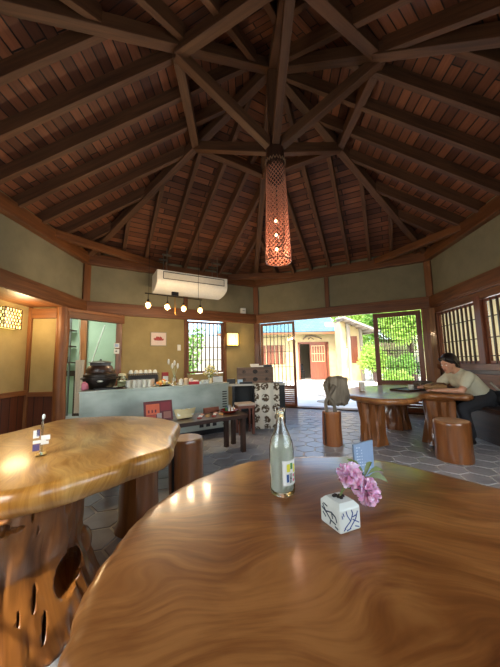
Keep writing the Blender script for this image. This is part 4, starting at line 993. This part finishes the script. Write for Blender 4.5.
# ------------------------------------------------------------------ air conditioner
wA = Wall(F+FA.n*.9, A+FA.n*.9)
def sW(w, x, y): q = atW(x, y, w.P, w.Q); return (V((q.x, q.y))-w.P).dot(w.u), q.z
sa, _ = sW(wA, 157, 270); sb, _ = sW(wA, 227, 283)
ac_ = thing('air_conditioner', 'long white ceiling-hung air conditioner above the counter lamps', 'air conditioner', wA.at((sa+sb)/2, 0, 2.4))
prof = []                       # side profile: o (towards room +), z
for i in range(9): t_ = PI/2*i/8; prof.append((-.42+.44*math.sin(t_)+.0, 2.33+.15*(1-math.cos(t_))))
prof += [(.02, 2.655), (-.0, 2.66), (-.42, 2.66)]
mb = MB(); n_ = len(prof)
for s_ in (sa, sb):
    for o_, z in prof: mb.v.append(wA.at(s_, o_, z))
for i in range(n_): j = (i+1) % n_; mb.face((i, j, n_+j, n_+i), [(0, 0)]*4)
mb.face(tuple(reversed(range(n_))), [(0, 0)]*n_); mb.face(tuple(range(n_, 2*n_)), [(0, 0)]*n_)
mb.build('casing', WHITE, ac_, bevel=.006)
mb = MB(); wA.box(mb, sa+.1, sb-.07, 2.50, 2.51, .02, .028); wA.box(mb, sa+.1, sb-.07, 2.62, 2.63, .02, .028); wA.box(mb, sa+.1, sa+.11, 2.50, 2.63, .02, .028); wA.box(mb, sb-.08, sb-.07, 2.50, 2.63, .02, .028); mb.build('outlet_trim', BLACK, ac_)
wA.box(MB(), sa+.11, sb-.08, 2.512, 2.618, .02, .026).build('louvre', plain('louvre_white', (208, 206, 196), .4), ac_)
for s_ in (sa+.18, sb-.18):
    for o_ in (-.06, -.32): 
        q = wA.at(s_, o_, 2.66); MB().beam(q, q+V((0, 0, .42-.0*o_)), .012, .012).build('hanger_rod', plain('rod_metal', (120, 114, 100), .4, .7), ac_)
        MB().box(q+V((0, 0, .3)), (.16, .02, .03), wA.ang).build('hanger_plate', plain('rod_metal', (120, 114, 100), .4, .7), ac_)
# ------------------------------------------------------------------ bulb pendant bar over the counter
wL = Wall(CP+CN*.3-CU*2, CP+CN*.3); 
pA = atW(145, 293, wL.P, wL.Q); pB = atW(202, 300, wL.P, wL.Q)
pl = thing('bar_pendant', 'iron bar lamp with four clear glass bulbs hanging above the counter', 'pendant light', (pA+pB)/2)
MB().tube([pA, pB], .009, 8).build('iron_bar', IRON, pl, smooth='auto')
mid = (pA+pB)/2+(pB-pA)*.0
BULB = glow('hot_bulb', (255, 206, 130), 10)
SHADE = thin_pane('bulb_glass', (1, .95, .86), .12)
for k_, x in enumerate((148, 166, 182.5, 200)):
    t_ = (x-145)/57; p = pA+(pB-pA)*min(.97, t_*1.0+.0)
    MB().tube([p, p+V((0, 0, -.1))], .005, 6).build('drop_cord', BLACK, pl)
    so_ = MB().lathe([(.016, -.13), (.02, -.12), (.016, -.09)], p, 12).build('socket', IRON, pl, smooth='auto')
    sh = MB().lathe([(.02, -.115), (.045, -.14), (.05, -.16), (.048, -.22), (.0465, -.22), (.048, -.16), (.043, -.142), (.02, -.118)], p, 20, closed=True).build('glass_shade', SHADE, so_, smooth=True)
    MB().ell(p+V((0, 0, -.172)), (.036, .036, .042), 12).build('bulb', BULB, so_, smooth=True)
    l_ = bpy.data.lights.new('bulb_light', 'POINT'); l_.energy = 11; l_.color = (1, .74, .46); l_.shadow_soft_size = .03; lo = bpy.data.objects.new('bulb_light', l_); COL.objects.link(lo); lo.location = p+V((0, 0, -.25))
mm = pA+(pB-pA)*.5
MB().box(mm+V((0, 0, .04)), (.1, .05, .06), CA).build('junction_box', BLACK, pl, bevel=.004)
MB().tube([mm+V((0, 0, .04)), mm+V((0, 0, -.26)), mm+V((.02, 0, -.29)), mm+V((.04, 0, -.27))], .006, 6).build('hook', plain('brass', (150, 110, 50), .3, .8), pl)
for t_ in (.06, .93): q = pA+(pB-pA)*t_; MB().tube([q, q+V((0, 0, 1.3 if t_ < .5 else 1.28))], .003, 5).build('suspension_wire', BLACK, pl)
# ------------------------------------------------------------------ woven tube pendant
wp = thing('woven_tube_lamp', 'tall woven bamboo tube lamp glowing pinkish at the roof hub', 'pendant light', (O.x, O.y, 2.14))
zt, zb = 3.36, 2.15
def rad(z): return .105+(.145-.105)*(zt-z)/(zt-zb)
mb = MB(); NH = 17
for dr_ in (1, -1):
    for k in range(NH):
        P_ = []
        for i in range(49):
            z = zt-(zt-zb)*i/48; a = 2*PI*k/NH+dr_*i/48*2*PI*1.3; P_.append((O.x+rad(z)*math.cos(a), O.y+rad(z)*math.sin(a), z))
        mb.tube(P_, .0048, 4, False)
mb.build('woven_mesh', plain('woven_bamboo', (190, 128, 100), .6), wp)
for z, nm in ((zb, 'bottom_hoop'), (zt-.01, 'top_hoop')):
    mb = MB(); P_ = [(O.x+rad(z)*math.cos(a*PI/16), O.y+rad(z)*math.sin(a*PI/16), z) for a in range(33)]; mb.tube(P_, .007, 6, False).build(nm, W_LEG2, wp)
MB().lathe([(.11, 3.14), (.112, 3.37), (.10, 3.37), (.10, 3.14)], (O.x, O.y, 0), 24, closed=True).build('upper_sleeve', W_DARK, wp, smooth='auto')
mb = MB(); mb.tube([(O.x+.117*math.cos(PI*i/20), O.y+.117*math.sin(PI*i/20), 3.35+.02*(-1)**i) for i in range(41)], .006, 5)
mb.build('cord_lashing', plain('pale_rope', (150, 120, 90), .8), wp)
MB().tube([(O.x, O.y, 3.36), (O.x, O.y, 2.3)], .008, 6).build('inner_rod', W_DARK, wp)
for i, z in enumerate((2.62, 2.45, 2.28)):
    MB().ell((O.x-.02, O.y-.03, z), (.016, .016, .026), 12).build('bulb', glow('tube_bulb', (255, 190, 130), 12), wp, smooth=True)
    l_ = bpy.data.lights.new('tube_light', 'POINT'); l_.energy = (.35, .9, 3.2)[i]; l_.color = (1, .6, .42); l_.shadow_soft_size = .03; lo = bpy.data.objects.new('tube_light', l_); COL.objects.link(lo); lo.location = (O.x+.03, O.y+.03, z)

# ------------------------------------------------------------------ far table goods, bench, woman
p = atZ(362, 391, .58)
tag(MB().lathe([(.036, 0), (.039, .004), (.044, .125), (.041, .125), (.036, .01), (0, .008)], p+V((0, 0, .001)), 20).build('paper_cup', PAPER, org=p, smooth='auto'), 'white cup standing alone at the left end of the far table', 'cup')
tc_ = V((1.93, .83, .581)); o = thing('serving_tray', 'dark rectangular serving tray on the far table in front of the woman', 'tray', tc_)
MB().box(tc_+V((0, 0, .006)), (.36, .3, .012), .35).build('tray_base', BLACK, o, bevel=.003)
mb = MB()
for sx, sy, w_, h_ in ((0, .145, .36, .012), (0, -.145, .36, .012), (.175, 0, .012, .3), (-.175, 0, .012, .3)):
    c_ = Matrix.Rotation(.35, 3, 'Z') @ V((sx, sy, 0)); mb.box(tc_+c_+V((0, 0, .014)), (w_, h_, .02), .35)
mb.build('tray_rim', W_DARK, o)
p = tc_+V((.06, .02, .0125)); tag(MB().lathe([(.032, 0), (.036, .006), (.038, .06), (.034, .06), (.03, .01), (0, .008)], p, 20).build('tea_cup', CERAM, org=p, smooth='auto'), 'cream tea cup on the dark serving tray beside the woman', 'cup')
p = V((2.28, 1.02, .582)); tag(lump(MB(), p+V((0, 0, .055)), (.13, .09, .055), 21, .25, 3, 24).build('felt_hat', plain('taupe_felt', (92, 78, 64), .9), org=p, smooth=True), 'rounded taupe felt hat lying behind the serving tray', 'hat')
p = V((2.10, .50, .582)); o = thing('leather_bag', 'slouchy tan leather bag on the table under the woman\'s arm', 'bag', p)
lump(MB(), p+V((0, 0, .062)), (.14, .06, .055), 31, .3, 3.2, 30).build('bag_body', plain('tan_leather', (150, 112, 70), .5), o, smooth=True)
MB().tube([p+V((-.1, -.05, .1)), p+V((-.04, -.08, .125)), p+V((.05, -.08, .12)), p+V((.1, -.04, .1))], .009, 8).build('bag_strap', plain('strap_brown', (96, 64, 38), .5), o, smooth=True)
# wall bench
BE = thing('long_bench', 'dark wooden bench built along the shoji window wall', 'bench', BC.at(1.6, .25, 0))
BC.box(MB(), .35, 3.4, .37, .42, .02, .50).build('bench_seat', W_DARK, BE, bevel=.006)
BC.box(MB(), .35, 3.4, .0, .37, .38, .42).build('bench_front', W_DARK, BE)
for s_ in (.36, 3.36): BC.box(MB(), s_, s_+.04, 0, .37, .02, .38).build('bench_end', W_DARK, BE)
BC.box(MB(), .35, 3.4, .55, .78, .004, .05).build('back_rail', W_POST, BE, bevel=.005)

SKIN = NT('skin'); SKIN.b.inputs['Base Color'].default_value = lin((196, 142, 112)); SKIN.b.inputs['Roughness'].default_value = .5; SKIN.b.inputs['Subsurface Weight'].default_value = .1; SKIN.b.inputs['Subsurface Scale'].default_value = .02
def fuse(mb, name, mat, par, vox=.011, it=4):
    o = mb.build(name, mat, par, smooth=True)
    m = o.modifiers.new('remesh', 'REMESH'); m.mode = 'VOXEL'; m.voxel_size = vox; m.use_smooth_shade = True
    m = o.modifiers.new('smooth', 'SMOOTH'); m.factor = .5; m.iterations = it
    return o
pr = thing('person', 'woman in a cream short-sleeved top leaning over the far table with folded arms', 'person', (2.72, .42, 0))
hip = V((2.60, .42, .54)); chest = V((2.42, .39, .715)); neckb = V((2.315, .385, .83)); head = V((2.185, .36, .95))
shN = V((2.33, .25, .79)); shF = V((2.33, .53, .79)); elN = V((2.22, .23, .628)); elF = V((2.2, .66, .63)); wrN = V((2.0, .33, .628)); wrF = V((2.0, .60, .65))
bd = MB()
bd.caps(hip, chest, .125, .125); bd.caps(chest, neckb, .125, .07); bd.caps(shN, shF, .06, .06)
bd.caps(neckb, head+V((.03, 0, -.04)), .048, .045)
bd.caps(shN, elN, .05, .038); bd.caps(elN, wrN, .036, .024); bd.caps(shF, elF, .05, .038); bd.caps(elF, wrF, .036, .024)
# head: skull, jaw, nose, lips, ears; face turned to -X, tipped down
fx = V((-.90, -.18, -.34)).normalized(); fy = V((0, 0, 1)).cross(fx).normalized(); fz = fx.cross(fy)
HR = Matrix((fx, fy, fz)).transposed()
def hp(a, b_, c_): return head + fx*a + fy*b_ + fz*c_
bd.ell(hp(-.015, 0, .02), (.095, .074, .09), 20, HR); bd.ell(hp(.03, 0, -.045), (.055, .052, .065), 16, HR)
bd.caps(hp(.076, 0, .012), hp(.096, 0, -.018), .008, .012); bd.ell(hp(.076, 0, -.052), (.014, .022, .009), 10, HR); bd.ell(hp(.068, 0, -.088), (.02, .022, .018), 10, HR)
for s_ in (1, -1): bd.ell(hp(-.005, s_*.076, -.005), (.018, .008, .028), 10, HR); bd.ell(hp(.062, s_*.032, -.02), (.018, .018, .016), 8, HR)
# hands with five fingers each
def hand(w, d, up_, side):
    d = d.normalized(); sdv = d.cross(up_).normalized()*side
    pc_ = w+d*.045; bd.caps(w, pc_-sdv*.012, .022, .018); bd.caps(w, pc_+sdv*.012, .022, .018); bd.caps(pc_-sdv*.02+d*.01, pc_+sdv*.02+d*.01, .014, .013)
    for k, (off, L_) in enumerate(((-.03, .058), (-.011, .07), (.009, .066), (.028, .052))):
        b0 = pc_+sdv*off+d*.012; m1 = b0+d*L_*.5+up_*.006+sdv*off*.15; bd.caps(b0, m1, .0088, .0082, 8); bd.caps(m1, m1+d*L_*.4-up_*.02, .0082, .0072, 8)
    t0 = w+d*.015-sdv*.024; t1 = t0+d*.03-sdv*.022; bd.caps(t0, t1, .011, .010, 8); bd.caps(t1, t1+d*.028+sdv*.004, .0095, .008, 8)
hand(wrN, V((-.75, .6, .02)), V((0, 0, 1)), -1); hand(wrF, V((-.8, -.55, .0)), V((0, 0, 1)), 1)
# legs under the table
kN = V((2.24, .27, .41)); kF = V((2.26, .52, .41)); aN = V((2.27, .22, .09)); aF = V((2.33, .52, .09))
hN = hip+V((.02, -.09, -.02)); hF = hip+V((.02, .09, -.02))
for h_, k_, a_ in ((hN, kN, aN), (hF, kF, aF)): bd.caps(h_, k_, .075, .052); bd.caps(k_, a_, .048, .033); bd.caps(a_, a_+V((-.12, 0, -.05)), .034, .026)
fuse(bd, 'body', SKIN.m, pr, .0085, 3)
sh = MB()
sh.caps(hip+V((-.01, 0, .01)), chest, .142, .14); sh.caps(chest, neckb+V((.015, 0, -.02)), .14, .088); sh.caps(shN, shF, .072, .072)
for a_, b_ in ((shN, elN), (shF, elF)): sh.caps(a_, a_+(b_-a_)*.55, .07, .062)
for s_ in (-.06, .06): sh.ell(chest+V((-.09, s_, -.0)), .07, 12)
fuse(sh, 'cream_top', plain('cream_knit', (196, 190, 164), .85), pr, .012, 6)
pt = MB()
pt.caps(hip+V((.03, -.05, -.03)), hip+V((.03, .05, -.03)), .135, .135)
for h_, k_, a_ in ((hN, kN, aN), (hF, kF, aF)): pt.caps(h_, k_, .092, .068); pt.caps(k_, a_+V((0, 0, .03)), .064, .055)
fuse(pt, 'dark_trousers', plain('charcoal_cloth', (34, 34, 38), .85), pr, .012, 5)
for a_ in (aN, aF):
    m = MB(); m.caps(a_+V((.02, 0, -.055)), a_+V((-.15, 0, -.057)), .032, .028); m.caps(a_+V((.0, 0, -.02)), a_+V((-.02, 0, -.05)), .036, .034); fuse(m, 'shoe', BLACK, pr, .01, 2)
hr = MB(); hr.ell(hp(-.03, 0, .038), (.102, .085, .092), 20, HR); hr.ell(hp(-.075, 0, -.01), (.06, .074, .085), 16, HR); hr.caps(hp(-.09, 0, -.03), hp(-.115, 0, -.085), .045, .032)
for s_ in (1, -1): hr.caps(hp(.05, s_*.045, .08), hp(.0, s_*.08, .03), .022, .02); hr.caps(hp(.0, s_*.078, .03), hp(-.04, s_*.074, -.045), .022, .018)
fuse(hr, 'dark_hair', plain('black_hair', (28, 20, 18), .4), pr, .009, 3)
EYE = plain('eye_white', (230, 226, 220), .2)
for s_ in (1, -1):
    ey_ = MB().ell(hp(.071, s_*.03, .004), (.009, .012, .007), 10, HR).build('eye', EYE, pr, smooth=True)
    MB().ell(hp(.079, s_*.03, .003), (.003, .005, .005), 8, HR).build('iris', BLACK, ey_, smooth=True)
    MB().caps(hp(.079, s_*.018, .024), hp(.072, s_*.044, .026), .0035, .0025, 6).build('eyebrow', plain('black_hair', (28, 20, 18), .4), pr)
MB().ell(hp(.086, 0, -.052), (.006, .019, .006), 10, HR).build('lips', plain('lip_rose', (170, 84, 80), .5), pr, smooth=True)
cu = V((2.77, .22, .421)); o = thing('dark_coat', 'dark coat heaped on the bench behind the woman', 'coat', cu)
lump(MB(), cu+V((.0, -.02, .105)), (.11, .17, .1), 41, .4, 2.6, 32).build('coat_fold', plain('black_cloth', (26, 25, 28), .85), o, smooth=True)
MB().tube([(2.74, .40, .70), (2.77, .34, .62), (2.82, .28, .55), (2.86, .2, .5)], [.012, .012, .012, .01], 8).build('pale_strap', plain('strap_cream', (170, 160, 140), .7), o, smooth=True)

# ------------------------------------------------------------------ garden
GRAVEL = plaster('pale_gravel', (214, 206, 190), (236, 230, 216))
gp = [(P_.x, P_.y) for P_ in (V((-12, 30)), V((-12, 3.5)), V((-5.3, 3.5)))] 
mb = MB(); mb.quad([(-14, 4.3, -.04), (30, 4.3, -.04), (30, 34, -.04), (-14, 34, -.04)]); mb.quad([(3.75, -9, -.041), (30, -9, -.041), (30, 4.3, -.041), (3.75, 4.3, -.041)])
mb.prism([(0.12, 3.75), (3.3, 2.05), (3.75, 2.0), (3.75, 4.3), (-.2, 4.3), (-2.2, 4.3), (-2.2, 2.75)][::1], -.10, -.04)
g_ = struct(mb.build('trim_9', GRAVEL)); g_.name = 'ground_gravel'
YB = 13
ob = thing('outbuilding', 'cream-walled outbuilding with blue-tiled roof across the gravel yard', 'building', (4, YB, 0))
def bx(nm, x0, x1, z0, z1, m_, d0=0, d1=.2, par=ob): 
    return MB().box(((x0+x1)/2, YB+(d0+d1)/2, (z0+z1)/2), (x1-x0, abs(d1-d0), z1-z0)).build(nm, m_, par)
bx('wall', -1.0, 3.05, -.04, 2.8, CREAM); bx('wall', 4.7, 5.5, -.04, 3.3, CREAM); bx('wall', 3.05, 4.7, 2.06, 2.9, CREAM)
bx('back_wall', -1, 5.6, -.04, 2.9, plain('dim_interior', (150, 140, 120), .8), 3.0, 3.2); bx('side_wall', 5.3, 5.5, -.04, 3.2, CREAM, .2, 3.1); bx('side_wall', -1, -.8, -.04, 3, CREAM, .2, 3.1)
dd = bx('door', 3.68, 4.62, 0.0, 2.05, W_DOOR, -.06, -.02)
for i in range(6): bx('lattice_bar', 3.78+i*.148, 3.80+i*.148, 1.0, 1.9, CREAM, -.075, -.062, dd)
for z in (1.0, 1.45, 1.9): bx('lattice_bar', 3.76, 4.54, z, z+.03, CREAM, -.075, -.062, dd)
bx('door_post', 3.0, 3.08, 0, 2.1, W_DOOR, -.08, .1); bx('door_post', 4.66, 4.78, 0, 2.1, W_DOOR, -.08, .1); bx('lintel', 3.0, 4.78, 2.05, 2.15, W_DOOR, -.08, .1)
P_ = [(3.3, YB-.05, 2.3), (3.5, YB-.07, 2.48), (3.8, YB-.06, 2.52), (4.2, YB-.07, 2.42), (4.4, YB-.05, 2.32)]
MB().tube(P_, [.03, .05, .04, .04, .03], 8).build('driftwood_ornament', W_BURL, ob, smooth=True)
MB().tube([(3.6, YB-.05, 2.3), (3.75, YB-.07, 2.42), (3.95, YB-.06, 2.3)], [.03, .03, .02], 8).build('driftwood_ornament', W_BURL, ob, smooth=True)
RT_ = planks('blue_roof_tiles', .3, .28, [(92, 144, 158), (108, 158, 168)], (70, 110, 124), .02, .5)
mb = MB(); mb.quad([(-1.6, YB-.7, 2.68), (5.25, YB-.7, 2.72), (5.5, YB+1.6, 3.85), (-1.6, YB+1.6, 3.8)], [(0, 0), (6.8, 0), (7, 2.6), (0, 2.6)]); mb.quad([(-1.6, YB+1.6, 3.8), (5.5, YB+1.6, 3.85), (5.6, YB+3.6, 2.7), (-1.6, YB+3.6, 2.7)])
rf = mb.build('tiled_roof', RT_, ob); m = rf.modifiers.new('thick', 'SOLIDIFY'); m.thickness = .12
bx('eave_board', -1.6, 5.25, 2.56, 2.66, W_LEG2, -.72, -.68)
bx('window', .6, 2.2, .9, 2.0, W_DOOR, -.04, -.01)
for i in range(7): bx('window_bar', .62+i*.25, .65+i*.25, .92, 1.98, CREAM, -.06, -.042)
# right wing with verge
wg = thing('garden_wing', 'cream wing with grey timber posts and a raised white verge roof', 'building', (6.2, 12, 0))
def bw(nm, x0, x1, y0, y1, z0, z1, m_): return MB().box(((x0+x1)/2, (y0+y1)/2, (z0+z1)/2), (x1-x0, y1-y0, z1-z0)).build(nm, m_, wg)
bw('wall', 4.95, 5.25, 11.4, 12.2, -.04, 3.1, CREAM); bw('wall', 5.36, 5.9, 11.3, 11.5, -.04, 3.0, CREAM)
bw('post', 5.24, 5.36, 11.1, 11.3, -.04, 3.1, plain('grey_post', (150, 140, 124), .7)); bw('post', 5.9, 6.0, 11.1, 11.3, -.04, 2.9, plain('grey_post', (150, 140, 124), .7))
bw('window_frame', 5.44, 5.78, 11.26, 11.3, .9, 2.3, W_DOOR)
bw('side_wall', 6.0, 6.1, 11.3, 12.6, -.04, 2.7, CREAM)
mb = MB(); mb.quad([(4.9, 10.6, 3.25), (6.4, 10.0, 2.45), (6.6, 12.1, 2.5), (5.0, 12.1, 3.4)]); rf = mb.build('verge_roof', plain('roof_grey', (150, 142, 134), .7), wg); m = rf.modifiers.new('thick', 'SOLIDIFY'); m.thickness = .09
for i in range(6):
    x = 4.95+i*.28; MB().beam((x, 10.5, 3.12-.5*(x-4.9)*.95), (x+.05, 12.4, 3.2-.5*(x-4.9)*.95), .06, .08).build('verge_rafter', W_BURL, wg)
# chairs inside
gc0 = thing('garden_chair', 'dark chair standing inside the outbuilding doorway', 'chair', (3.3, YB+.9, 0), 'dark chairs inside the outbuilding')
MB().box((3.3, YB+.9, .42), (.4, .4, .04)).build('seat', BLACK, gc0); MB().box((3.3, YB+1.08, .68), (.4, .04, .4)).build('backrest', BLACK, gc0)
for dx in (-.17, .17):
    for dy in (-.17, .17): MB().box((3.3+dx, YB+.9+dy, .2), (.03, .03, .4)).build('leg', BLACK, gc0)
copy_tree(gc0, V((3.32, YB+1.9, 0)), .4)
# stepping stones
for i, (x, y, r_) in enumerate(((1.9, 4.2, .3), (2.3, 5.6, .34), (2.9, 7.2, .32), (3.2, 9.0, .36), (3.6, 10.8, .34))):
    tag(MB().lathe([(r_, 0), (r_*.96, .03), (r_*.9, .04)], (x, y, -.039), 18, lambda a, z, r: r*(1+.1*math.sin(3*a+i)+.05*math.sin(5*a))).build('stepping_stone', plain('warm_stone', (176, 166, 150), .8), org=(x, y, -.039)), ['flat stepping stone nearest the open door', 'flat stepping stone second from the open door', 'flat stepping stone halfway across the yard', 'flat stepping stone second from the outbuilding', 'flat stepping stone nearest the outbuilding'][i], 'stone')
# bamboo fence
bf = thing('bamboo_fence', 'pale vertical bamboo fence beside the white wing', 'fence', (8, 12, 0))
mb = MB()
for i in range(70): x = 6.5+i*.085; mb.tube([(x, 11.6-.12*i*.1, -.04), (x, 11.6-.12*i*.1, 1.9+.06*random.random())], .022, 6)
mb.build('bamboo_canes', plain('bamboo', (170, 158, 120), .6), bf)
for z in (.5, 1.5): MB().beam((6.4, 11.55, z), (12.5, 10.75, z), .04, .05).build('fence_rail', W_DARK, bf)
# shrubs and trees
LM = []
for nm, c1, c2 in (('leaf_bright', (116, 164, 60), (196, 220, 116)), ('leaf_mid', (84, 132, 54), (150, 190, 90)), ('leaf_dark', (44, 80, 36), (96, 134, 62))):
    t = NT(nm); g = t.n('NewGeometry'); t.l(t.ramp(g.outputs['Random Per Island'], [(0, lin(c1)), (1, lin(c2))]), t.b.inputs['Base Color']); t.b.inputs['Roughness'].default_value = .6
    t.b.inputs['Transmission Weight'].default_value = 0
    tl = t.n('BsdfTranslucent', Color=lin(c2)); mxs = t.n('MixShader'); mxs.inputs[0].default_value = .4; t.l(t.b.outputs[0], mxs.inputs[1]); t.l(tl.outputs[0], mxs.inputs[2]); t.l(mxs.outputs[0], t.t.nodes['Material Output'].inputs[0]); LM.append(t.m)
def shrub(nm, label, cat, c, d, n, lf, mat, trunk_h=0, group=None):
    c = V(c); o = thing(nm, label, cat, (c.x, c.y, -.04), group); mb = MB(); cl = [V((random.uniform(-1, 1), random.uniform(-1, 1), random.uniform(-1, 1)))*.6 for _ in range(14)]
    for i in range(n):
        q = cl[i % 14]; e_ = V((random.gauss(0, 1), random.gauss(0, 1), random.gauss(0, 1))).normalized()*random.uniform(.2, .42)
        p = q+e_; p = c+V((p.x*d[0], p.y*d[1], p.z*d[2]))
        if p.z < .0: continue
        a = V((random.uniform(-1, 1), random.uniform(-1, 1), random.uniform(-.6, .6))).normalized(); b_ = a.orthogonal().normalized(); b_ = Matrix.Rotation(random.random()*6, 3, a) @ b_
        mb.quad([p, p+a*lf*.5+b_*lf*.28, p+a*lf, p+a*lf*.5-b_*lf*.28])
    mb.build('foliage', mat, o)
    tk = MB()
    for k in range(3): tk.tube([(c.x+.05*k, c.y, -.04), (c.x+.1*(k-1), c.y+.05*k, c.z*.5), (c.x+d[0]*.3*(k-1), c.y, c.z+d[2]*.3)], [.06, .045, .02], 6)
    tk.build('stems', W_DARK, o)
shrub('garden_tree', 'bright green tree overhanging the right of the white wing', 'tree', (7.5, 15.6, 3.6), (1.9, 1.3, 1.9), 9000, .19, LM[0])
shrub('garden_tree', 'mid green tree behind the bamboo fence seen through the lattice door', 'tree', (8.5, 13.1, 2.6), (1.7, 1.1, 2.2), 9000, .19, LM[1])
shrub('garden_tree', 'bright green tree at the right edge of the lattice door view', 'tree', (7.5, 9.4, 2.7), (1.2, .9, 1.5), 9000, .15, LM[0])
shrub('garden_shrub', 'low dark shrub at the foot of the bamboo fence', 'shrub', (8.0, 10.6, .5), (.8, .35, .6), 2200, .1, LM[2])
shrub('garden_shrub', 'low bright shrub nearest behind the lattice door', 'shrub', (4.9, 6.3, .3), (.55, .4, .4), 2200, .09, LM[0])
shrub('garden_shrub', 'rounded mid green shrub right of the lattice door view', 'shrub', (5.9, 7.6, .6), (.6, .5, .7), 3200, .1, LM[1])
shrub('garden_shrub', 'tall leafy shrub just in front of the bamboo fence', 'shrub', (6.2, 10.4, 1.1), (.8, .4, 1.1), 3500, .12, LM[0])
shrub('garden_tree', 'tall dark tree far behind the trees of the yard', 'tree', (14.0, 15.5, 3.6), (3.2, 1.6, 3.2), 5600, .26, LM[2])
shrub('garden_tree', 'leafy tree outside the kitchen-side shoji', 'tree', (-2.2, 6.2, 1.2), (.7, .5, 1.2), 900, .13, LM[1])
gw = MB().box((-4.2, 7.6, 1.0), (7.5, .2, 2.1)).build('garden_wall', plain('whitewash', (176, 170, 156), .8), org=(-4.2, 7.6, -.04)); tag(gw, 'cream garden wall seen through the kitchen-side shoji', 'wall')
# outdoor wall beyond the shoji windows
gw2 = MB().box((6.2, -.5, 1.2), (.2, 7, 2.5)).build('boundary_wall', CREAM, org=(6.2, -.5, -.04)); tag(gw2, 'cream boundary wall outside the paper window on the right', 'wall')

# ------------------------------------------------------------------ light
w = bpy.data.worlds.new('sky'); SC.world = w; w.use_nodes = True; nt_ = w.node_tree; bg = nt_.nodes['Background']
sky = nt_.nodes.new('ShaderNodeTexSky'); sky.sky_type = 'NISHITA'; sky.sun_disc = False; sky.sun_elevation = math.radians(50); sky.sun_rotation = math.radians(200); sky.dust_density = 3
nt_.links.new(sky.outputs[0], bg.inputs[0]); bg.inputs[1].default_value = .7
def light(nm, typ, loc, e, col, **kw):
    l_ = bpy.data.lights.new(nm, typ); l_.energy = e; l_.color = col; lo = bpy.data.objects.new(nm, l_); COL.objects.link(lo); lo.location = loc
    for k, v in kw.items():
        if k == 'dir': lo.rotation_euler = V(v).to_track_quat('-Z', 'Y').to_euler()
        else: setattr(l_, k, v)
    return lo
light('sun', 'SUN', (0, 0, 10), 4.2, (1, .95, .86), dir=(.25, .75, -1.0), angle=.01)
light('lantern_light', 'POINT', (AX+.24, .98, 1.72), 14, (1, .72, .38), shadow_soft_size=.16)
q = FA.at((sF(231.5)), .2, 1.52); light('sconce_light', 'POINT', q, 5, (1, .66, .28), shadow_soft_size=.05)
light('kitchen_tube', 'AREA', (-3.9, 2.3, 2.35), 30, (.92, 1, .93), dir=(0, 0, -1), size=.8)
# area lamps added outside the windows to brighten the room
def window_fill(wl, s_, z, sx, sz, e, o=-.3):
    q = wl.at(s_, o, z); light('window_fill', 'AREA', q, e, (.86, .93, 1), dir=(wl.n.x, wl.n.y, -.12), shape='RECTANGLE', size=sx, size_y=sz)
window_fill(CDw, 1.75, 1.35, 2.5, 1.2, 34); window_fill(DE, 2.35, 1.35, 1.9, 1.2, 34)
window_fill(BC, 1.5, 1.4, 2.8, .95, 13, -.6)
SC.cycles.use_denoising = True
